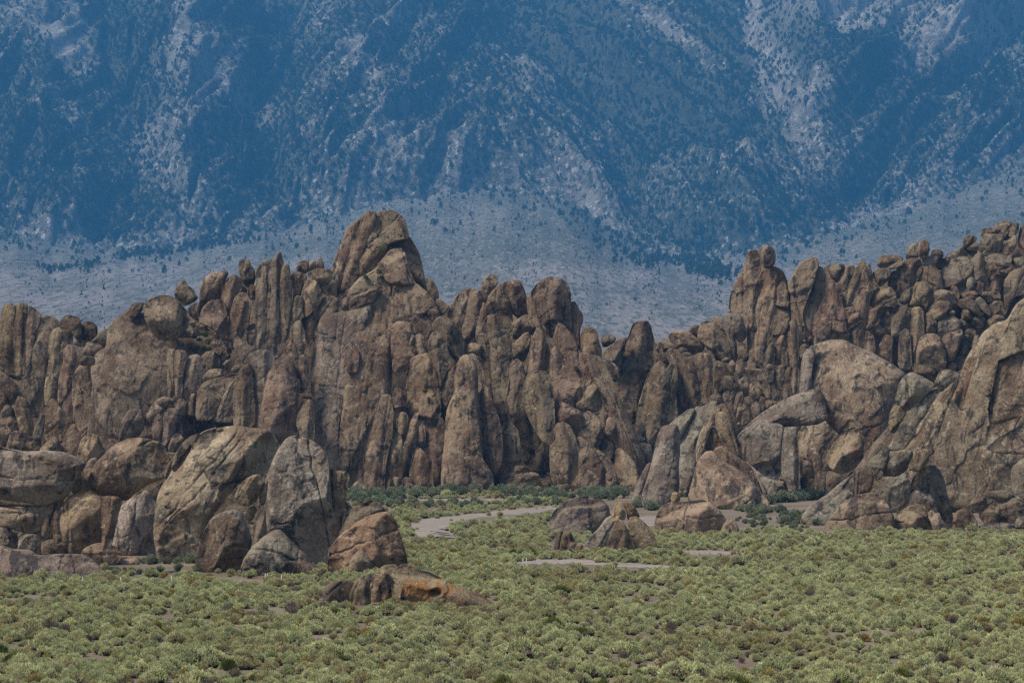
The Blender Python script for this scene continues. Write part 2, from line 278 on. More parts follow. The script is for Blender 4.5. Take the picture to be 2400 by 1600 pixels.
# group | nearest distance | outcrop name | outcrop label   (an outcrop's rocks are its parts; '-' = every rock is a thing)
# rock:  crop kind tone : outline | name | label
ROCKS = """
@field 181 - tg
D b t: 780,830 800,790 840,800 860,860 850,920 800,930 | boulder | small pale stone wedged in the low orange-stained rock cluster
D b o: 940,740 960,690 1010,660 1050,658 1120,690 1200,705 1280,750 1360,800 1450,830 1540,860 1600,900 1650,945 1500,980 1200,1000 1060,980 1000,960 950,880 | boulder | low tapering boulder with orange lichen and a round hollow in the sage
D b o: 795,760 840,690 890,660 960,655 985,680 950,740 940,860 960,960 900,950 850,900 800,800 | boulder | rounded boulder with black stained face beside the orange lichen boulder
D b t: 645,860 670,800 730,730 790,712 810,740 780,790 790,850 790,950 720,960 660,950 | boulder | tan lobed boulder left of the black stained boulder in the sage
D b d: 460,920 470,810 520,775 590,758 660,775 690,800 655,830 650,960 560,960 470,950 | boulder | dark blocky boulder at the left end of the low field cluster
@mid 249 - t
9 p b: 390,1410 420,1380 460,1400 470,1460 400,1460 | boulder | tiny stone between fluted rock and its small left neighbours
9 p b: 300,1430 340,1370 380,1375 385,1460 310,1470 | boulder | small stone in front of the paired upright rocks on the flat
9 f b: 245,1450 260,1320 310,1265 350,1290 390,1370 380,1440 300,1470 | boulder | right one of two small upright rocks left of fluted outcrop
9 f d: 185,1450 200,1310 240,1265 280,1270 250,1350 240,1460 | boulder | left one of two small upright rocks left of fluted outcrop
@flute 249 rock_outcrop tb small fluted outcrop with jagged spire standing alone in the sage flat
9 f t: 870,1200 890,1150 940,1140 1010,1180 1080,1250 1120,1330 1150,1450 1050,1480 930,1470 900,1330
9 f b: 680,1440 700,1320 740,1220 770,1165 820,1175 870,1270 920,1380 940,1440 850,1470 800,1490 700,1490
9 s g: 450,1420 520,1320 600,1250 660,1160 720,1130 760,1160 720,1260 690,1350 670,1460 500,1460
9 f y: 720,1130 740,1060 760,1010 775,975 795,1000 810,1060 850,1090 850,1160 780,1180 730,1190
9 b y: 810,1010 850,1000 900,1005 940,1060 980,1130 960,1180 870,1180 850,1080
@left 212 - gt
4 m g: -40,1500 -40,1160 50,1190 130,1220 280,1230 330,1275 480,1265 600,1265 700,1270 790,1310 850,1370 920,1440 930,1520 600,1540 300,1520 | boulder | long low grey slab behind the sage at lower left edge
4 p t: 1020,1310 1060,1290 1150,1285 1230,1300 1220,1350 1100,1375 1030,1370 | boulder | small flat stone right of the oval boulder at lower left
4 b b: 690,1300 740,1210 830,1170 920,1165 1010,1200 1070,1270 1030,1330 960,1380 850,1375 780,1330 | boulder | oval brown boulder lying behind the long low grey slab
5 b t: 1485,1220 1510,1120 1560,1060 1600,1050 1640,1100 1680,1180 1690,1250 1500,1260 | boulder | small pointed rock before the rusty brown boulder at pile end
5 p t: 1300,1200 1350,1185 1380,1240 1310,1250 | boulder | little stone in the gap left of the rusty boulder
5 b d: 1050,1260 1060,1160 1100,1100 1150,1090 1200,1130 1280,1210 1300,1280 1100,1290 | boulder | dark low rock leaning on the pointed grey boulder
5 b g: 685,1230 720,1110 780,1020 850,960 930,905 985,902 1040,960 1110,1040 1170,1080 1230,1150 1290,1210 1320,1280 1200,1300 900,1310 760,1290 | boulder | pointed triangular grey boulder in front of the tall rounded boulder
5 b t: 350,1150 380,1020 420,900 470,820 560,770 640,755 690,780 700,820 740,880 770,990 740,1080 720,1170 690,1240 520,1230 430,1210 | boulder | pale rounded slab boulder at the foot of the huge leaning boulder
5 b r: 1340,1200 1350,1080 1400,980 1500,880 1600,810 1700,780 1790,770 1850,850 1880,960 1920,1080 1930,1170 1900,1230 1700,1250 1500,1250 1380,1250 | boulder | rusty brown dome boulder at the right end of the pile
5 b d: 1440,940 1460,800 1520,740 1570,720 1640,675 1700,690 1770,750 1820,800 1750,800 1640,850 1560,900 1480,960 | boulder | dark boulder peeking over the rusty brown dome
5 b t: 705,780 740,730 790,720 812,745 780,810 760,840 720,815 | boulder | small stone wedged under the egg shaped boulder
5 b t: 640,650 670,590 720,520 790,485 830,490 848,530 830,610 800,690 740,725 670,705 | boulder | egg shaped boulder wedged between the two largest left boulders
5 b b: 820,620 850,550 885,500 890,560 880,650 865,710 830,720 | boulder | narrow flake on the left flank of the tall rounded boulder
5 b g: 875,640 890,500 930,400 980,300 1040,220 1100,207 1200,235 1270,280 1330,350 1350,440 1355,600 1370,740 1400,830 1420,900 1370,990 1330,1030 1330,1100 1320,1190 1250,1190 1160,1080 1060,1000 990,930 900,920 870,860 900,740 | boulder | tall rounded boulder with stained brown right half in left pile
5 f b: 1345,450 1410,460 1470,465 1505,500 1490,560 1480,650 1460,760 1440,880 1400,960 1370,820 1350,700 1345,560 | boulder | upright flake behind the tall rounded boulder with a knobbed top
5 b d: 770,980 780,860 830,760 870,740 880,900 870,1010 790,1020 | boulder | shadowed dark rock low between the two largest left boulders
5 m t: 45,880 60,720 80,620 120,540 160,480 250,400 310,300 350,220 420,170 520,150 640,130 700,145 800,155 880,165 930,220 970,290 950,360 900,440 860,490 760,500 680,540 600,620 520,720 460,800 420,880 390,960 370,1050 330,1150 200,1150 100,1120 60,1020 | boulder | huge leaning pale boulder with curved exfoliation crack in left pile
5 b d: 165,430 190,340 230,270 290,210 370,175 400,180 340,230 310,300 260,390 190,470 | boulder | dark shoulder rock behind the huge leaning boulder
5 f d: 110,500 130,410 175,375 170,440 130,530 | boulder | thin dark flake left of the huge leaning boulder
5 p y: 495,160 510,135 550,135 560,155 530,170 | boulder | tiny pale stone on top of the huge leaning boulder
4 b g: 980,1210 1000,1060 1040,900 1090,800 1180,770 1280,700 1350,770 1370,850 1360,1000 1360,1150 1370,1270 1200,1290 1080,1280 | boulder | flat faced grey boulder with peeling shell below the round boulder
4 b d: 1140,780 1200,710 1290,665 1400,620 1430,640 1400,770 1350,800 1280,740 1200,780 | boulder | dark wedge between the round boulder and the huge leaning boulder
4 b b: 520,980 530,860 580,780 650,730 740,710 820,720 870,760 885,850 880,1000 880,1160 860,1270 700,1290 620,1250 570,1160 530,1080 | boulder | brown barrel shaped boulder with black stains in left pile
4 f b: 445,1070 470,900 520,820 530,900 520,1000 540,1110 530,1160 490,1170 450,1120 | boulder | thin rounded flake on the left of the barrel shaped boulder
4 f b: 360,1090 370,930 420,830 500,780 560,765 500,850 450,950 440,1100 400,1125 | boulder | curved flake second to the left of the barrel shaped boulder
4 f b: 880,780 950,755 1030,765 1070,800 1030,930 1000,1080 970,1200 890,1210 | boulder | brown upright block right of the barrel shaped boulder
4 b d: 360,1170 440,1130 560,1160 600,1250 590,1300 380,1300 | boulder | stained low rock under the barrel shaped boulder
4 b g: 150,1220 170,1120 230,1090 310,1090 350,1140 360,1240 330,1290 200,1270 | boulder | smooth grey boulder in shade under the long boulder
4 b d: 0,1100 0,1000 50,1000 110,1070 160,1110 150,1220 80,1230 0,1190 -40,1150 | boulder | dark boulder at left edge under the pale ledge
4 b t: 790,680 795,560 850,460 920,390 1010,310 1120,260 1220,250 1340,275 1420,310 1460,390 1475,440 1460,540 1420,610 1300,650 1190,720 1110,790 1000,760 880,740 | boulder | big round boulder perched above the barrel shaped boulder
4 f t: 630,690 680,580 740,480 800,425 860,430 820,560 800,700 700,720 640,730 | boulder | grey leaning flake left of the big round boulder
4 b g: -60,760 -60,340 0,330 100,345 250,370 400,365 560,380 680,430 745,470 700,540 650,620 610,700 560,760 430,820 300,815 200,800 100,790 | boulder | long smooth boulder overhanging a hollow at the left edge
4 b t: -40,900 0,850 130,870 300,850 400,830 390,900 360,980 340,1060 230,1080 100,1040 0,1020 | boulder | pale ledge rock under the long smooth overhanging boulder
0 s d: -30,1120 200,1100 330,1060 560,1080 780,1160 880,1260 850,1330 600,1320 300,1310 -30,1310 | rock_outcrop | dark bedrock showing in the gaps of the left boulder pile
@mid 280 - g
9 p r: 1038,1145 1050,1120 1085,1130 1085,1160 1045,1165 | boulder | small red stone lying beside the dirt road
9 b b: 1720,1280 1750,1190 1800,1155 1850,1170 1890,1260 1880,1320 1740,1320 | boulder | small round boulder at the right end of the low dome
9 b y: 1262,970 1275,920 1310,910 1350,935 1352,990 1320,1012 1275,1010 | boulder | round boulder balanced on top of the low brown dome
9 b t: 1105,1310 1130,1150 1180,1050 1260,1010 1400,1005 1530,985 1610,1000 1680,1050 1740,1130 1780,1180 1760,1290 1650,1330 1300,1340 | boulder | low brown dome rock with a ball boulder on top
9 b g: 150,1180 200,1080 300,1000 420,955 530,950 620,980 680,1040 695,1100 690,1180 640,1280 500,1340 300,1350 180,1350 | boulder | smooth round grey boulder behind the fluted outcrop
@rslab 294 slab_outcrop g great leaning grey slab outcrop rising at the right edge behind the sage
C p g: 1920,1490 2000,1460 2100,1450 2210,1460 2200,1510 1930,1520
C b g: 2200,1490 2240,1410 2330,1400 2330,1520 2210,1520
C b d: 1940,1400 1990,1320 2080,1270 2180,1260 2287,1280 2340,1340 2320,1430 2150,1480 2000,1460
C b b: 1740,1460 1760,1370 1830,1340 1880,1360 1930,1450 1920,1520 1750,1520
C b t: 1550,1390 1580,1350 1640,1410 1700,1480 1740,1530 1600,1530
C b b: 740,1530 800,1430 900,1300 980,1260 1060,1235 1120,1225 1180,1235 1250,1330 1290,1420 1280,1520 1100,1560
C b b: 1290,1480 1320,1370 1400,1330 1540,1310 1560,1400 1600,1460 1620,1520 1400,1550 1290,1530
C b g: 1330,1330 1360,1260 1430,1210 1510,1185 1580,1240 1620,1310 1630,1400 1540,1340 1400,1350
C b d: 1700,1290 1720,1190 1800,1175 1860,1190 1870,1290 1850,1370 1770,1400 1730,1380
C b d: 1870,1300 1920,1250 1990,1250 2010,1310 1950,1380 1900,1370
C b g: 1970,1230 2030,1210 2150,1205 2240,1250 2150,1275 2040,1290
C b d: 985,1180 985,1060 1020,1015 1070,1005 1115,1030 1140,1110 1110,1220 1060,1260 990,1280
C m g: 580,1410 640,1330 760,1250 880,1150 980,1080 1010,1020 1030,1150 1000,1290 890,1340 800,1460 720,1490 640,1470
C b g: 1420,1190 1440,1110 1500,1040 1600,1015 1650,1060 1680,1150 1700,1250 1730,1350 1750,1490 1700,1510 1650,1430 1620,1300 1550,1210 1490,1210
C b g: 1120,1190 1160,1110 1280,1090 1400,1060 1475,1050 1440,1140 1410,1220 1360,1310 1330,1360 1260,1350 1200,1260
C m g: 1080,1010 1150,930 1270,850 1250,950 1220,1040 1200,1110 1150,1130 1130,1040
C b g: 1200,1090 1230,980 1270,920 1360,890 1440,900 1400,1040 1320,1100
C m g: 2190,1180 2190,1040 2240,990 2290,960 2340,1000 2340,1320 2230,1270
C m g: 1650,1060 1720,960 1850,880 1990,900 2110,910 2180,1010 2190,1150 2180,1250 1990,1260 1900,1220 1720,1200 1680,1110
C m t: 1990,890 2080,810 2180,750 2287,690 2350,680 2350,900 2260,930 2110,920
C m g: 1260,900 1300,780 1360,660 1450,540 1540,450 1640,420 1660,430 1600,520 1530,640 1480,700 1440,790 1370,890 1300,900
C m t: 1400,1040 1440,900 1500,700 1600,520 1690,420 1790,340 1760,440 1700,580 1650,710 1610,880 1580,1000 1480,1060
C m t: 2020,640 2020,500 2040,330 2070,190 2150,130 2260,100 2340,100 2340,600 2240,640 2100,690 2030,690
C m g: 1580,1000 1610,870 1650,700 1700,600 1780,530 1830,590 1850,640 1880,750 1990,690 2100,690 2110,760 1990,890 1850,920 1720,1000 1650,1070
C m b: 1750,520 1800,330 1850,190 1950,170 1900,350 1850,480 1820,600 1780,560
C m t: 1830,620 1850,480 1890,350 1940,200 2000,60 2040,0 2150,-60 2210,-200 2287,-260 2350,-300 2350,120 2240,130 2140,160 2070,230 2040,350 2020,520 2000,690 1890,770
C m t: 1080,1030 1170,930 1270,850 1330,740 1420,600 1540,460 1640,420 1790,340 1850,190 1960,20 2060,-60 2150,-80 2210,-200 2287,-260 2360,-300 2360,1280 2190,1270 1990,1260 1720,1220 1600,1120 1400,1120 1200,1130
C b g: 1305,520 1320,420 1370,330 1430,300 1510,340 1610,400 1540,470 1450,560 1390,600 1350,560
C b b: 1250,700 1260,610 1300,540 1340,535 1390,590 1350,680 1310,760 1260,760
C b g: 1600,380 1640,300 1700,275 1790,310 1790,350 1700,430 1640,440
C b d: 1430,290 1440,230 1520,250 1600,280 1615,310 1590,380 1510,350
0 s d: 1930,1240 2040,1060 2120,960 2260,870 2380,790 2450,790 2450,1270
@dome 357 rock_dome gt grooved grey dome outcrop split into curved ribs right of the dirt road
9 m t: 1430,980 1470,790 1500,680 1540,600 1590,550 1660,545 1700,590 1760,640 1850,680 1950,760 2050,880 2130,970 2160,1020 2100,1080 1950,1120 1800,1120 1600,1090 1450,1030
9 b b: 1650,560 1680,510 1740,492 1790,510 1820,560 1890,600 1960,640 2030,720 2070,830 2120,950 2000,900 1900,790 1780,700 1690,640
9 m g: 2070,810 2110,830 2150,900 2160,1000 2130,1010 2100,900
9 m g: 900,1020 930,880 990,750 1050,650 1080,640 1070,720 1040,820 1010,920 990,1030 930,1050
9 m g: 980,1030 1010,900 1050,780 1100,600 1130,450 1170,330 1230,310 1320,300 1350,400 1340,600 1330,700 1340,850 1320,980 1180,1090 1050,1090
9 f b: 1665,250 1690,190 1740,175 1790,210 1830,300 1860,450 1890,560 1850,640 1780,540 1740,490 1700,380
9 m t: 1490,520 1520,400 1570,280 1640,150 1700,110 1720,160 1670,230 1640,300 1590,410 1570,480 1560,600 1500,660
9 b b: 1575,560 1590,430 1640,320 1670,320 1720,430 1760,520 1700,560 1650,600 1580,600
9 m g: 1330,480 1360,360 1410,250 1480,150 1560,100 1650,90 1700,90 1660,160 1620,230 1560,330 1520,440 1510,560 1500,700 1470,850 1400,980 1330,980 1330,750 1340,600
9 m g: 1180,420 1240,300 1320,230 1430,150 1490,150 1450,250 1400,330 1350,430 1250,490
9 b b: 1700,130 1730,95 1790,120 1830,180 1855,280 1860,420 1800,300 1740,200
9 f b: 1885,580 1900,460 1940,440 1965,500 1965,640 1900,640
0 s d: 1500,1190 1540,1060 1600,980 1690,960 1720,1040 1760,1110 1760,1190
@block 385 rock_outcrop gd grey block outcrop with vertical joints below the broad grey slab
C b d: 380,1250 400,1180 440,1170 480,1220 470,1300 390,1310
C b d: 770,1130 780,1050 900,1080 1000,1040 990,1080 920,1170 850,1240 770,1230
C b t: 775,980 790,880 850,800 930,740 990,720 1030,770 1055,850 1055,970 1000,1030 900,1080 830,1060
C s t: 555,830 570,700 620,675 740,680 820,655 860,680 875,730 850,790 800,820 785,900 775,1000 760,1100 745,1240 690,1250 690,1100 670,1000 600,960 565,930
C b d: 570,1080 580,970 650,980 700,1090 620,1115
C b d: 570,1220 575,1110 700,1115 700,1240 580,1250
C s g: 410,1120 415,850 440,720 520,690 575,690 570,800 570,950 575,1250 500,1250 460,1130
C s g: 90,800 160,740 280,690 400,700 445,720 425,850 420,1000 420,1120 300,1090 230,1030 180,990 150,900
C s g: 240,1060 300,1085 400,1115 500,1130 580,1240 480,1280 350,1280 280,1180
C m g: 100,790 200,680 300,600 450,510 600,450 710,425 750,480 770,560 775,660 700,700 600,710 450,720 300,720 200,770
C s g: 565,500 575,280 600,150 650,100 710,90 680,180 660,330 660,460 600,490
C m t: 600,420 610,300 640,160 690,100 730,85 800,65 920,65 980,110 1100,150 1200,210 1290,260 1370,320 1330,400 1300,500 1270,620 1250,760 1230,870 1100,1010 1050,1030 900,800 770,670 700,500
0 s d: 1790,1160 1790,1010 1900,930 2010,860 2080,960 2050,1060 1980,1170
@rubble 415 - b
7 p r: 535,1475 620,1455 650,1490 600,1510 | rubble_stone
7 p b: 560,1440 620,1400 650,1410 630,1450 580,1475 | rubble_stone
7 p r: 665,1430 740,1415 770,1440 750,1475 690,1470 | rubble_stone
7 p b: 840,1450 930,1435 945,1470 860,1495 | rubble_stone
7 p g: 820,1470 890,1470 890,1510 830,1510 | rubble_stone
7 p b: 965,1475 1000,1470 1005,1515 970,1520 | rubble_stone
7 b t: 630,1370 700,1360 740,1375 735,1410 660,1425 | rubble_stone
7 b b: 580,1320 640,1315 650,1350 600,1375 570,1365 | rubble_stone
7 b b: 505,1385 560,1375 580,1420 540,1450 505,1430 | rubble_stone
7 b b: 1250,1490 1290,1435 1335,1460 1330,1520 1260,1520 | rubble_stone
7 b b: 1170,1370 1205,1360 1225,1385 1215,1420 1190,1420 | rubble_stone
6 b t: 550,1440 600,1365 660,1355 710,1400 720,1470 640,1510 560,1500 | rubble_stone
6 b t: 680,1375 720,1368 742,1390 725,1420 700,1430 | rubble_stone
6 b b: 1135,1480 1170,1440 1205,1460 1200,1520 1140,1520 | rubble_stone
6 b b: 1225,1490 1265,1445 1310,1470 1300,1520 1230,1520 | rubble_stone
@crag 426 rock_crag br tall brown crag of upright fins and pillars rising to a peak
6 f b: 872,1470 885,1370 915,1338 940,1370 945,1510 890,1510
6 f b: 930,1350 960,1325 1010,1330 1037,1370 1035,1520 950,1520
6 f b: 1035,1345 1060,1325 1110,1340 1130,1380 1125,1520 1050,1520
7 s b: 935,1420 960,1360 1000,1350 1060,1380 1100,1420 1140,1450 1220,1490 1240,1530 1000,1530 945,1510
7 f b: 835,1090 860,1050 900,1045 940,1070 970,1130 1000,1220 1015,1330 980,1400 950,1460 870,1460 820,1380 810,1200 840,1170 850,1140
7 s b: 985,1150 1020,1140 1070,1180 1110,1230 1150,1310 1190,1390 1225,1490 1100,1510 1000,1500 1000,1350 1000,1240
7 s b: 1240,1230 1270,1210 1320,1250 1370,1310 1390,1370 1390,1470 1300,1470 1270,1420 1240,1330
7 s b: 1085,1200 1150,1230 1210,1290 1250,1340 1290,1420 1240,1450 1190,1420 1140,1320
7 s b: 690,1330 740,1330 800,1380 840,1440 820,1490 770,1460 740,1390
7 f b: 345,950 355,840 385,808 410,830 430,900 465,980 490,1080 498,1200 490,1300 440,1380 400,1350 370,1310 360,1180 350,1060
7 m r: 185,780 200,680 230,630 270,620 310,650 330,740 330,900 345,1020 355,1150 365,1290 425,1350 430,1460 350,1500 100,1510 110,1300 125,1150 130,1000 150,930 190,850
7 f b: 640,1310 690,1210 740,1160 790,1180 810,1250 815,1360 740,1360 660,1340
7 s b: 470,1420 500,1300 610,1290 650,1340 640,1400 520,1430
7 f b: 480,1080 510,1040 560,1045 600,1100 615,1180 620,1310 510,1320 500,1200
7 f b: 637,830 650,760 680,715 730,705 790,715 820,760 825,850 835,950 838,1050 830,1150 810,1185 760,1150 700,1060 660,970 640,900
7 f b: 575,1000 600,945 640,950 670,1000 700,1080 740,1170 710,1240 640,1300 620,1240 600,1090 575,1050
7 b b: 440,920 470,890 510,890 530,920 530,980 545,1040 490,1060 460,980
6 f r: 1100,1280 1120,1180 1150,1080 1190,1060 1240,1110 1295,1170 1300,1280 1320,1470 1150,1480 1110,1370
6 f b: 1180,960 1185,870 1210,835 1235,850 1245,930 1240,1020 1220,1050 1190,1020
6 f r: 1240,850 1270,790 1310,790 1320,830 1350,770 1390,790 1425,850 1430,940 1420,1050 1425,1150 1410,1260 1400,1430 1310,1480 1290,1250 1290,1160 1230,1070 1240,960
6 f b: 665,1350 680,1200 690,1050 720,940 760,860 780,760 800,690 810,640 820,590 860,595 900,590 925,610 930,680 945,760 935,850 940,920 920,1010 900,1100 880,1200 870,1300 870,1450 780,1480 740,1450 690,1400
6 f r: 935,880 960,930 1000,925 1030,1000 1030,1120 1030,1330 960,1370 900,1420 862,1450 862,1300 890,1150 920,1020
6 f b: 975,850 985,760 1020,730 1060,735 1085,770 1080,860 1050,940 1000,940
6 p g: 1010,700 1040,680 1070,705 1060,735 1020,735
6 f t: 1060,980 1080,880 1120,800 1150,750 1210,745 1255,790 1210,850 1190,950 1180,1040 1160,1100 1130,1220 1090,1320 1030,1340 1020,1200 1030,1080
6 s b: 1190,620 1220,550 1290,520 1320,560 1350,530 1375,580 1385,760 1330,790 1260,780 1200,760 1180,690
7 b b: 1165,1110 1185,1000 1240,1010 1250,1080 1230,1160
7 s b: 1130,1190 1170,1100 1220,1140 1240,1200 1250,1320 1200,1290 1150,1240
7 s b: 1000,1080 1020,1000 1060,960 1120,1000 1160,1060 1165,1110 1130,1190 1080,1200 1030,1160 990,1120
7 f b: 1120,1000 1160,950 1185,960 1185,1050 1165,1120
7 b b: 835,920 870,890 950,930 1010,960 1022,1000 1010,1080 980,1140 930,1090 870,1070 840,1060
7 b b: 1040,830 1070,770 1110,760 1140,800 1150,880 1150,940 1100,970 1000,960 975,915 1020,880
7 f b: 515,750 545,660 590,622 625,650 645,720 640,800 620,890 580,990 545,985 535,900 518,830
7 b b: 548,600 580,510 640,450 670,445 683,490 670,570 640,640 590,630 560,630
7 f b: 650,720 680,600 690,500 725,420 760,440 790,520 810,590 805,660 800,740 720,750 660,760
7 p t: 255,540 290,512 345,515 375,545 360,590 340,600 290,570 260,580
7 f t: 370,400 400,350 470,335 540,345 560,400 560,470 555,560 550,700 535,800 510,910 450,910 425,740 425,600 420,480 380,450
7 f d: 320,480 370,450 420,490 430,600 430,700 440,880 400,830 380,700 380,650 350,600 340,520
7 f b: 105,720 130,670 170,640 200,660 190,800 175,870 130,930 100,970
7 f t: 10,520 30,460 70,440 110,470 130,540 150,600 190,640 130,700 90,820 80,720 40,640 15,590
7 f b: 270,600 310,585 350,640 380,720 380,830 340,840 320,740 300,650
7 b d: 35,400 70,350 110,335 160,360 210,420 245,490 250,640 200,660 150,600 125,530 100,470 50,440
7 f b: 805,690 820,560 850,540 880,590 900,650 900,750 880,860 835,890 820,780
7 s b: 840,470 870,390 910,420 960,480 990,560 1030,620 1060,690 1090,780 1010,930 960,940 900,910 850,910 840,800 830,680 830,560
7 f b: 1010,600 1060,600 1110,620 1150,690 1180,780 1220,850 1260,950 1290,1030 1320,1110 1370,1250 1370,1330 1290,1280 1230,1140 1190,1020 1160,920 1130,800 1070,720
7 f b: 1080,610 1140,620 1180,680 1220,760 1250,850 1260,960 1310,1070 1360,1190 1390,1250 1415,1340 1410,1450 1350,1340 1290,1130 1240,980 1180,830 1130,720
6 s b: 495,260 510,160 560,125 610,135 635,180 630,280 610,360 560,360 520,350
6 f r: 1110,260 1180,220 1270,200 1330,290 1350,360 1390,430 1385,540 1385,660 1395,790 1300,790 1200,760 1120,730 1060,710 1070,520 1090,400 1110,330
6 f b: 1035,140 1060,60 1100,20 1140,30 1160,80 1160,180 1130,270 1110,390 1060,380 1035,300
6 f t: 1150,30 1190,10 1230,40 1270,120 1280,220 1200,240 1160,200
6 f d: 940,560 975,500 1060,540 1060,670 950,690
0 m b: 785,1110 788,1025 803,965 806,870 828,800 848,745 860,715 879,688 900,690 915,697 918,740 920,800 917,850 912,930 893,950 878,1000 866,1030 860,1135 820,1130
0 m g: 730,880 740,800 750,757 768,735 816,732 850,712 874,700 868,760 840,810 820,870 814,960 800,1020 795,1120 770,1110 735,1050 738,950
2 p t: 1465,1410 1500,1400 1640,1445 1640,1480 1580,1490 1480,1455
2 p b: 1450,1360 1480,1340 1505,1370 1500,1410 1455,1410
6 f b: 90,680 120,620 190,620 225,680 225,800 220,1020 130,1030 90,920 60,830
6 p b: 40,770 70,760 92,790 70,830 45,810
6 p b: 30,880 60,875 100,910 90,945 60,945
2 m b: 1150,1230 1210,1130 1280,1070 1340,1060 1390,1120 1410,1230 1440,1330 1430,1450 1420,1560 1430,1830 1100,1830 1090,1560 1120,1400
2 f r: 840,1280 900,1180 950,1140 990,1160 1000,1260 1000,1380 1020,1500 1020,1730 820,1730 815,1500
2 f g: 640,1680 620,1560 680,1490 740,1400 770,1340 840,1260 880,1220 850,1400 830,1568 820,1680
2 s d: 470,1400 520,1320 600,1280 700,1260 800,1230 850,1230 800,1320 760,1420 680,1500 600,1660 450,1660
2 f g: 920,1130 980,1040 1070,1005 1150,1010 1200,1060 1210,1110 1170,1200 1150,1350 1120,1568 1110,1780 1020,1780 1010,1450 990,1250 980,1160
2 f b: 1280,1060 1340,940 1380,915 1420,950 1440,1010 1450,1100 1450,1300 1400,1170 1360,1090
2 f d: 1445,1060 1490,1040 1530,1100 1540,1160 1530,1360 1470,1380 1450,1260
4 b b: 1330,130 1370,40 1410,50 1425,150 1410,300 1340,270
4 b b: 1255,110 1290,20 1370,-10 1410,30 1350,140 1260,140
4 b b: 1470,320 1510,220 1560,205 1620,260 1540,370 1480,400
4 b d: 1040,240 1060,110 1130,0 1230,-10 1260,60 1260,150 1220,230 1130,280 1050,310
4 f d: 1410,60 1480,-10 1560,0 1590,110 1600,220 1500,240 1440,320 1410,270
2 p t: 60,1480 130,1440 190,1450 260,1480 240,1530 100,1540
2 b b: 0,1560 50,1490 130,1480 180,1530 170,1620 0,1620
2 b b: 240,1500 310,1450 360,1490 360,1620 250,1620
2 f b: 360,1480 400,1420 450,1410 480,1470 470,1620 370,1620
2 b b: 510,1280 560,1190 640,1170 720,1180 745,1240 660,1280 560,1320
2 p t: 790,1180 830,1135 890,1140 860,1200 810,1215
2 p b: 705,1120 750,1085 800,1100 780,1145 730,1150
2 p t: 690,1060 720,1020 770,1020 790,1060 750,1090 710,1100
2 p r: 740,980 790,970 800,1020 760,1030
2 f b: 590,920 630,895 690,910 745,965 715,1005 680,1040 610,990
2 f g: 810,870 850,850 920,930 1000,960 1080,1000 1010,1050 950,1120 900,1120 860,1020 820,970
2 b b: 690,880 740,860 800,880 825,990 760,980
2 p t: 620,860 660,830 690,860 680,890 640,890
2 f t: 330,1180 380,1060 460,1040 520,1090 545,1170 510,1310 450,1410 370,1470 320,1460
2 f t: 500,1060 560,1010 620,1000 660,990 680,1060 680,1160 600,1210 550,1190
2 f t: 250,1000 330,1000 370,1040 330,1180 320,1400 260,1470 240,1200
2 f b: 170,1000 255,985 255,1200 260,1460 180,1450
2 p t: 460,750 520,740 570,760 550,795 490,800
2 p t: 450,790 510,820 530,850 460,860
2 p b: 385,745 410,710 440,710 455,760 430,780
2 b t: 285,880 330,820 400,745 450,830 420,870
2 b b: -50,560 0,520 70,480 140,462 220,480 300,550 370,620 388,690 370,770 300,870 220,900 110,895 40,850 -45,680
0 m d: 223,870 236,829 256,820 258,790 268,760 285,750 303,735 325,735 345,742 385,765 430,785 470,792 512,820 515,870 500,910 478,940 430,960 420,1000 330,1020 270,1020 235,980 230,920
1 b d: 1390,320 1430,230 1560,225 1580,250 1520,330 1480,390 1390,390
1 b r: 1590,210 1630,168 1690,175 1710,215 1610,245
2 f b: 955,400 980,360 1030,370 1035,440 1020,510 990,510 955,470
2 f r: 740,870 760,740 790,620 830,490 890,445 940,455 970,510 970,650 960,740 920,800 890,880 830,890 790,890
2 b d: 940,790 980,740 1020,730 1030,770 990,800 950,810
2 f d: 940,900 950,820 1000,810 1020,860 1010,950 960,940
2 s b: 485,700 520,590 590,520 690,505 720,540 750,640 750,760 750,880 690,870 620,790 560,760 490,730
2 f b: 860,460 890,380 920,362 945,400 945,460 900,460
2 f b: 690,440 720,350 770,290 830,265 880,300 910,350 870,450 820,570 800,650 740,660 700,560
2 f t: 1320,820 1340,720 1370,695 1395,730 1395,820 1390,960 1330,960
2 f t: 1395,740 1430,710 1470,720 1500,800 1510,950 1490,1020 1440,1040 1400,950
2 f t: 1350,680 1360,560 1390,490 1440,465 1480,480 1480,560 1475,640 1450,680 1440,730 1390,720
2 f b: 1470,470 1500,370 1540,305 1580,300 1630,360 1665,440 1660,520 1600,600 1530,670 1490,650
2 f r: 1465,700 1540,640 1640,530 1670,560 1620,700 1590,850 1530,930 1500,820
3 b b: 225,1100 250,980 310,900 390,880 450,900 500,980 530,1060 400,1090 320,1150 280,1240 220,1330
2 f b: 1280,210 1310,172 1350,185 1365,260 1375,350 1395,430 1385,520 1360,600 1350,720 1330,850 1290,900 1285,700 1265,560 1265,400
2 f g: 1140,290 1160,210 1200,130 1240,65 1270,65 1285,130 1300,180 1290,260 1275,400 1270,560 1290,700 1300,870 1280,1000 1230,1060 1140,1040 1130,850 1140,640 1150,480 1160,380
2 f g: 1030,260 1050,200 1110,150 1170,135 1185,160 1170,230 1160,310 1170,400 1160,460 1150,620 1145,800 1130,1010 1020,1000 1030,780 1035,500
2 b b: 575,430 600,340 660,290 700,270 720,300 690,400 680,480 640,510 580,510
2 b b: 490,360 530,300 580,260 620,240 700,235 740,225 765,255 730,320 710,430 680,520 600,540 560,560 520,630 490,650
2 b b: 860,180 880,130 930,112 970,120 980,170 1020,220 1025,290 1010,360 960,390 920,370 880,300
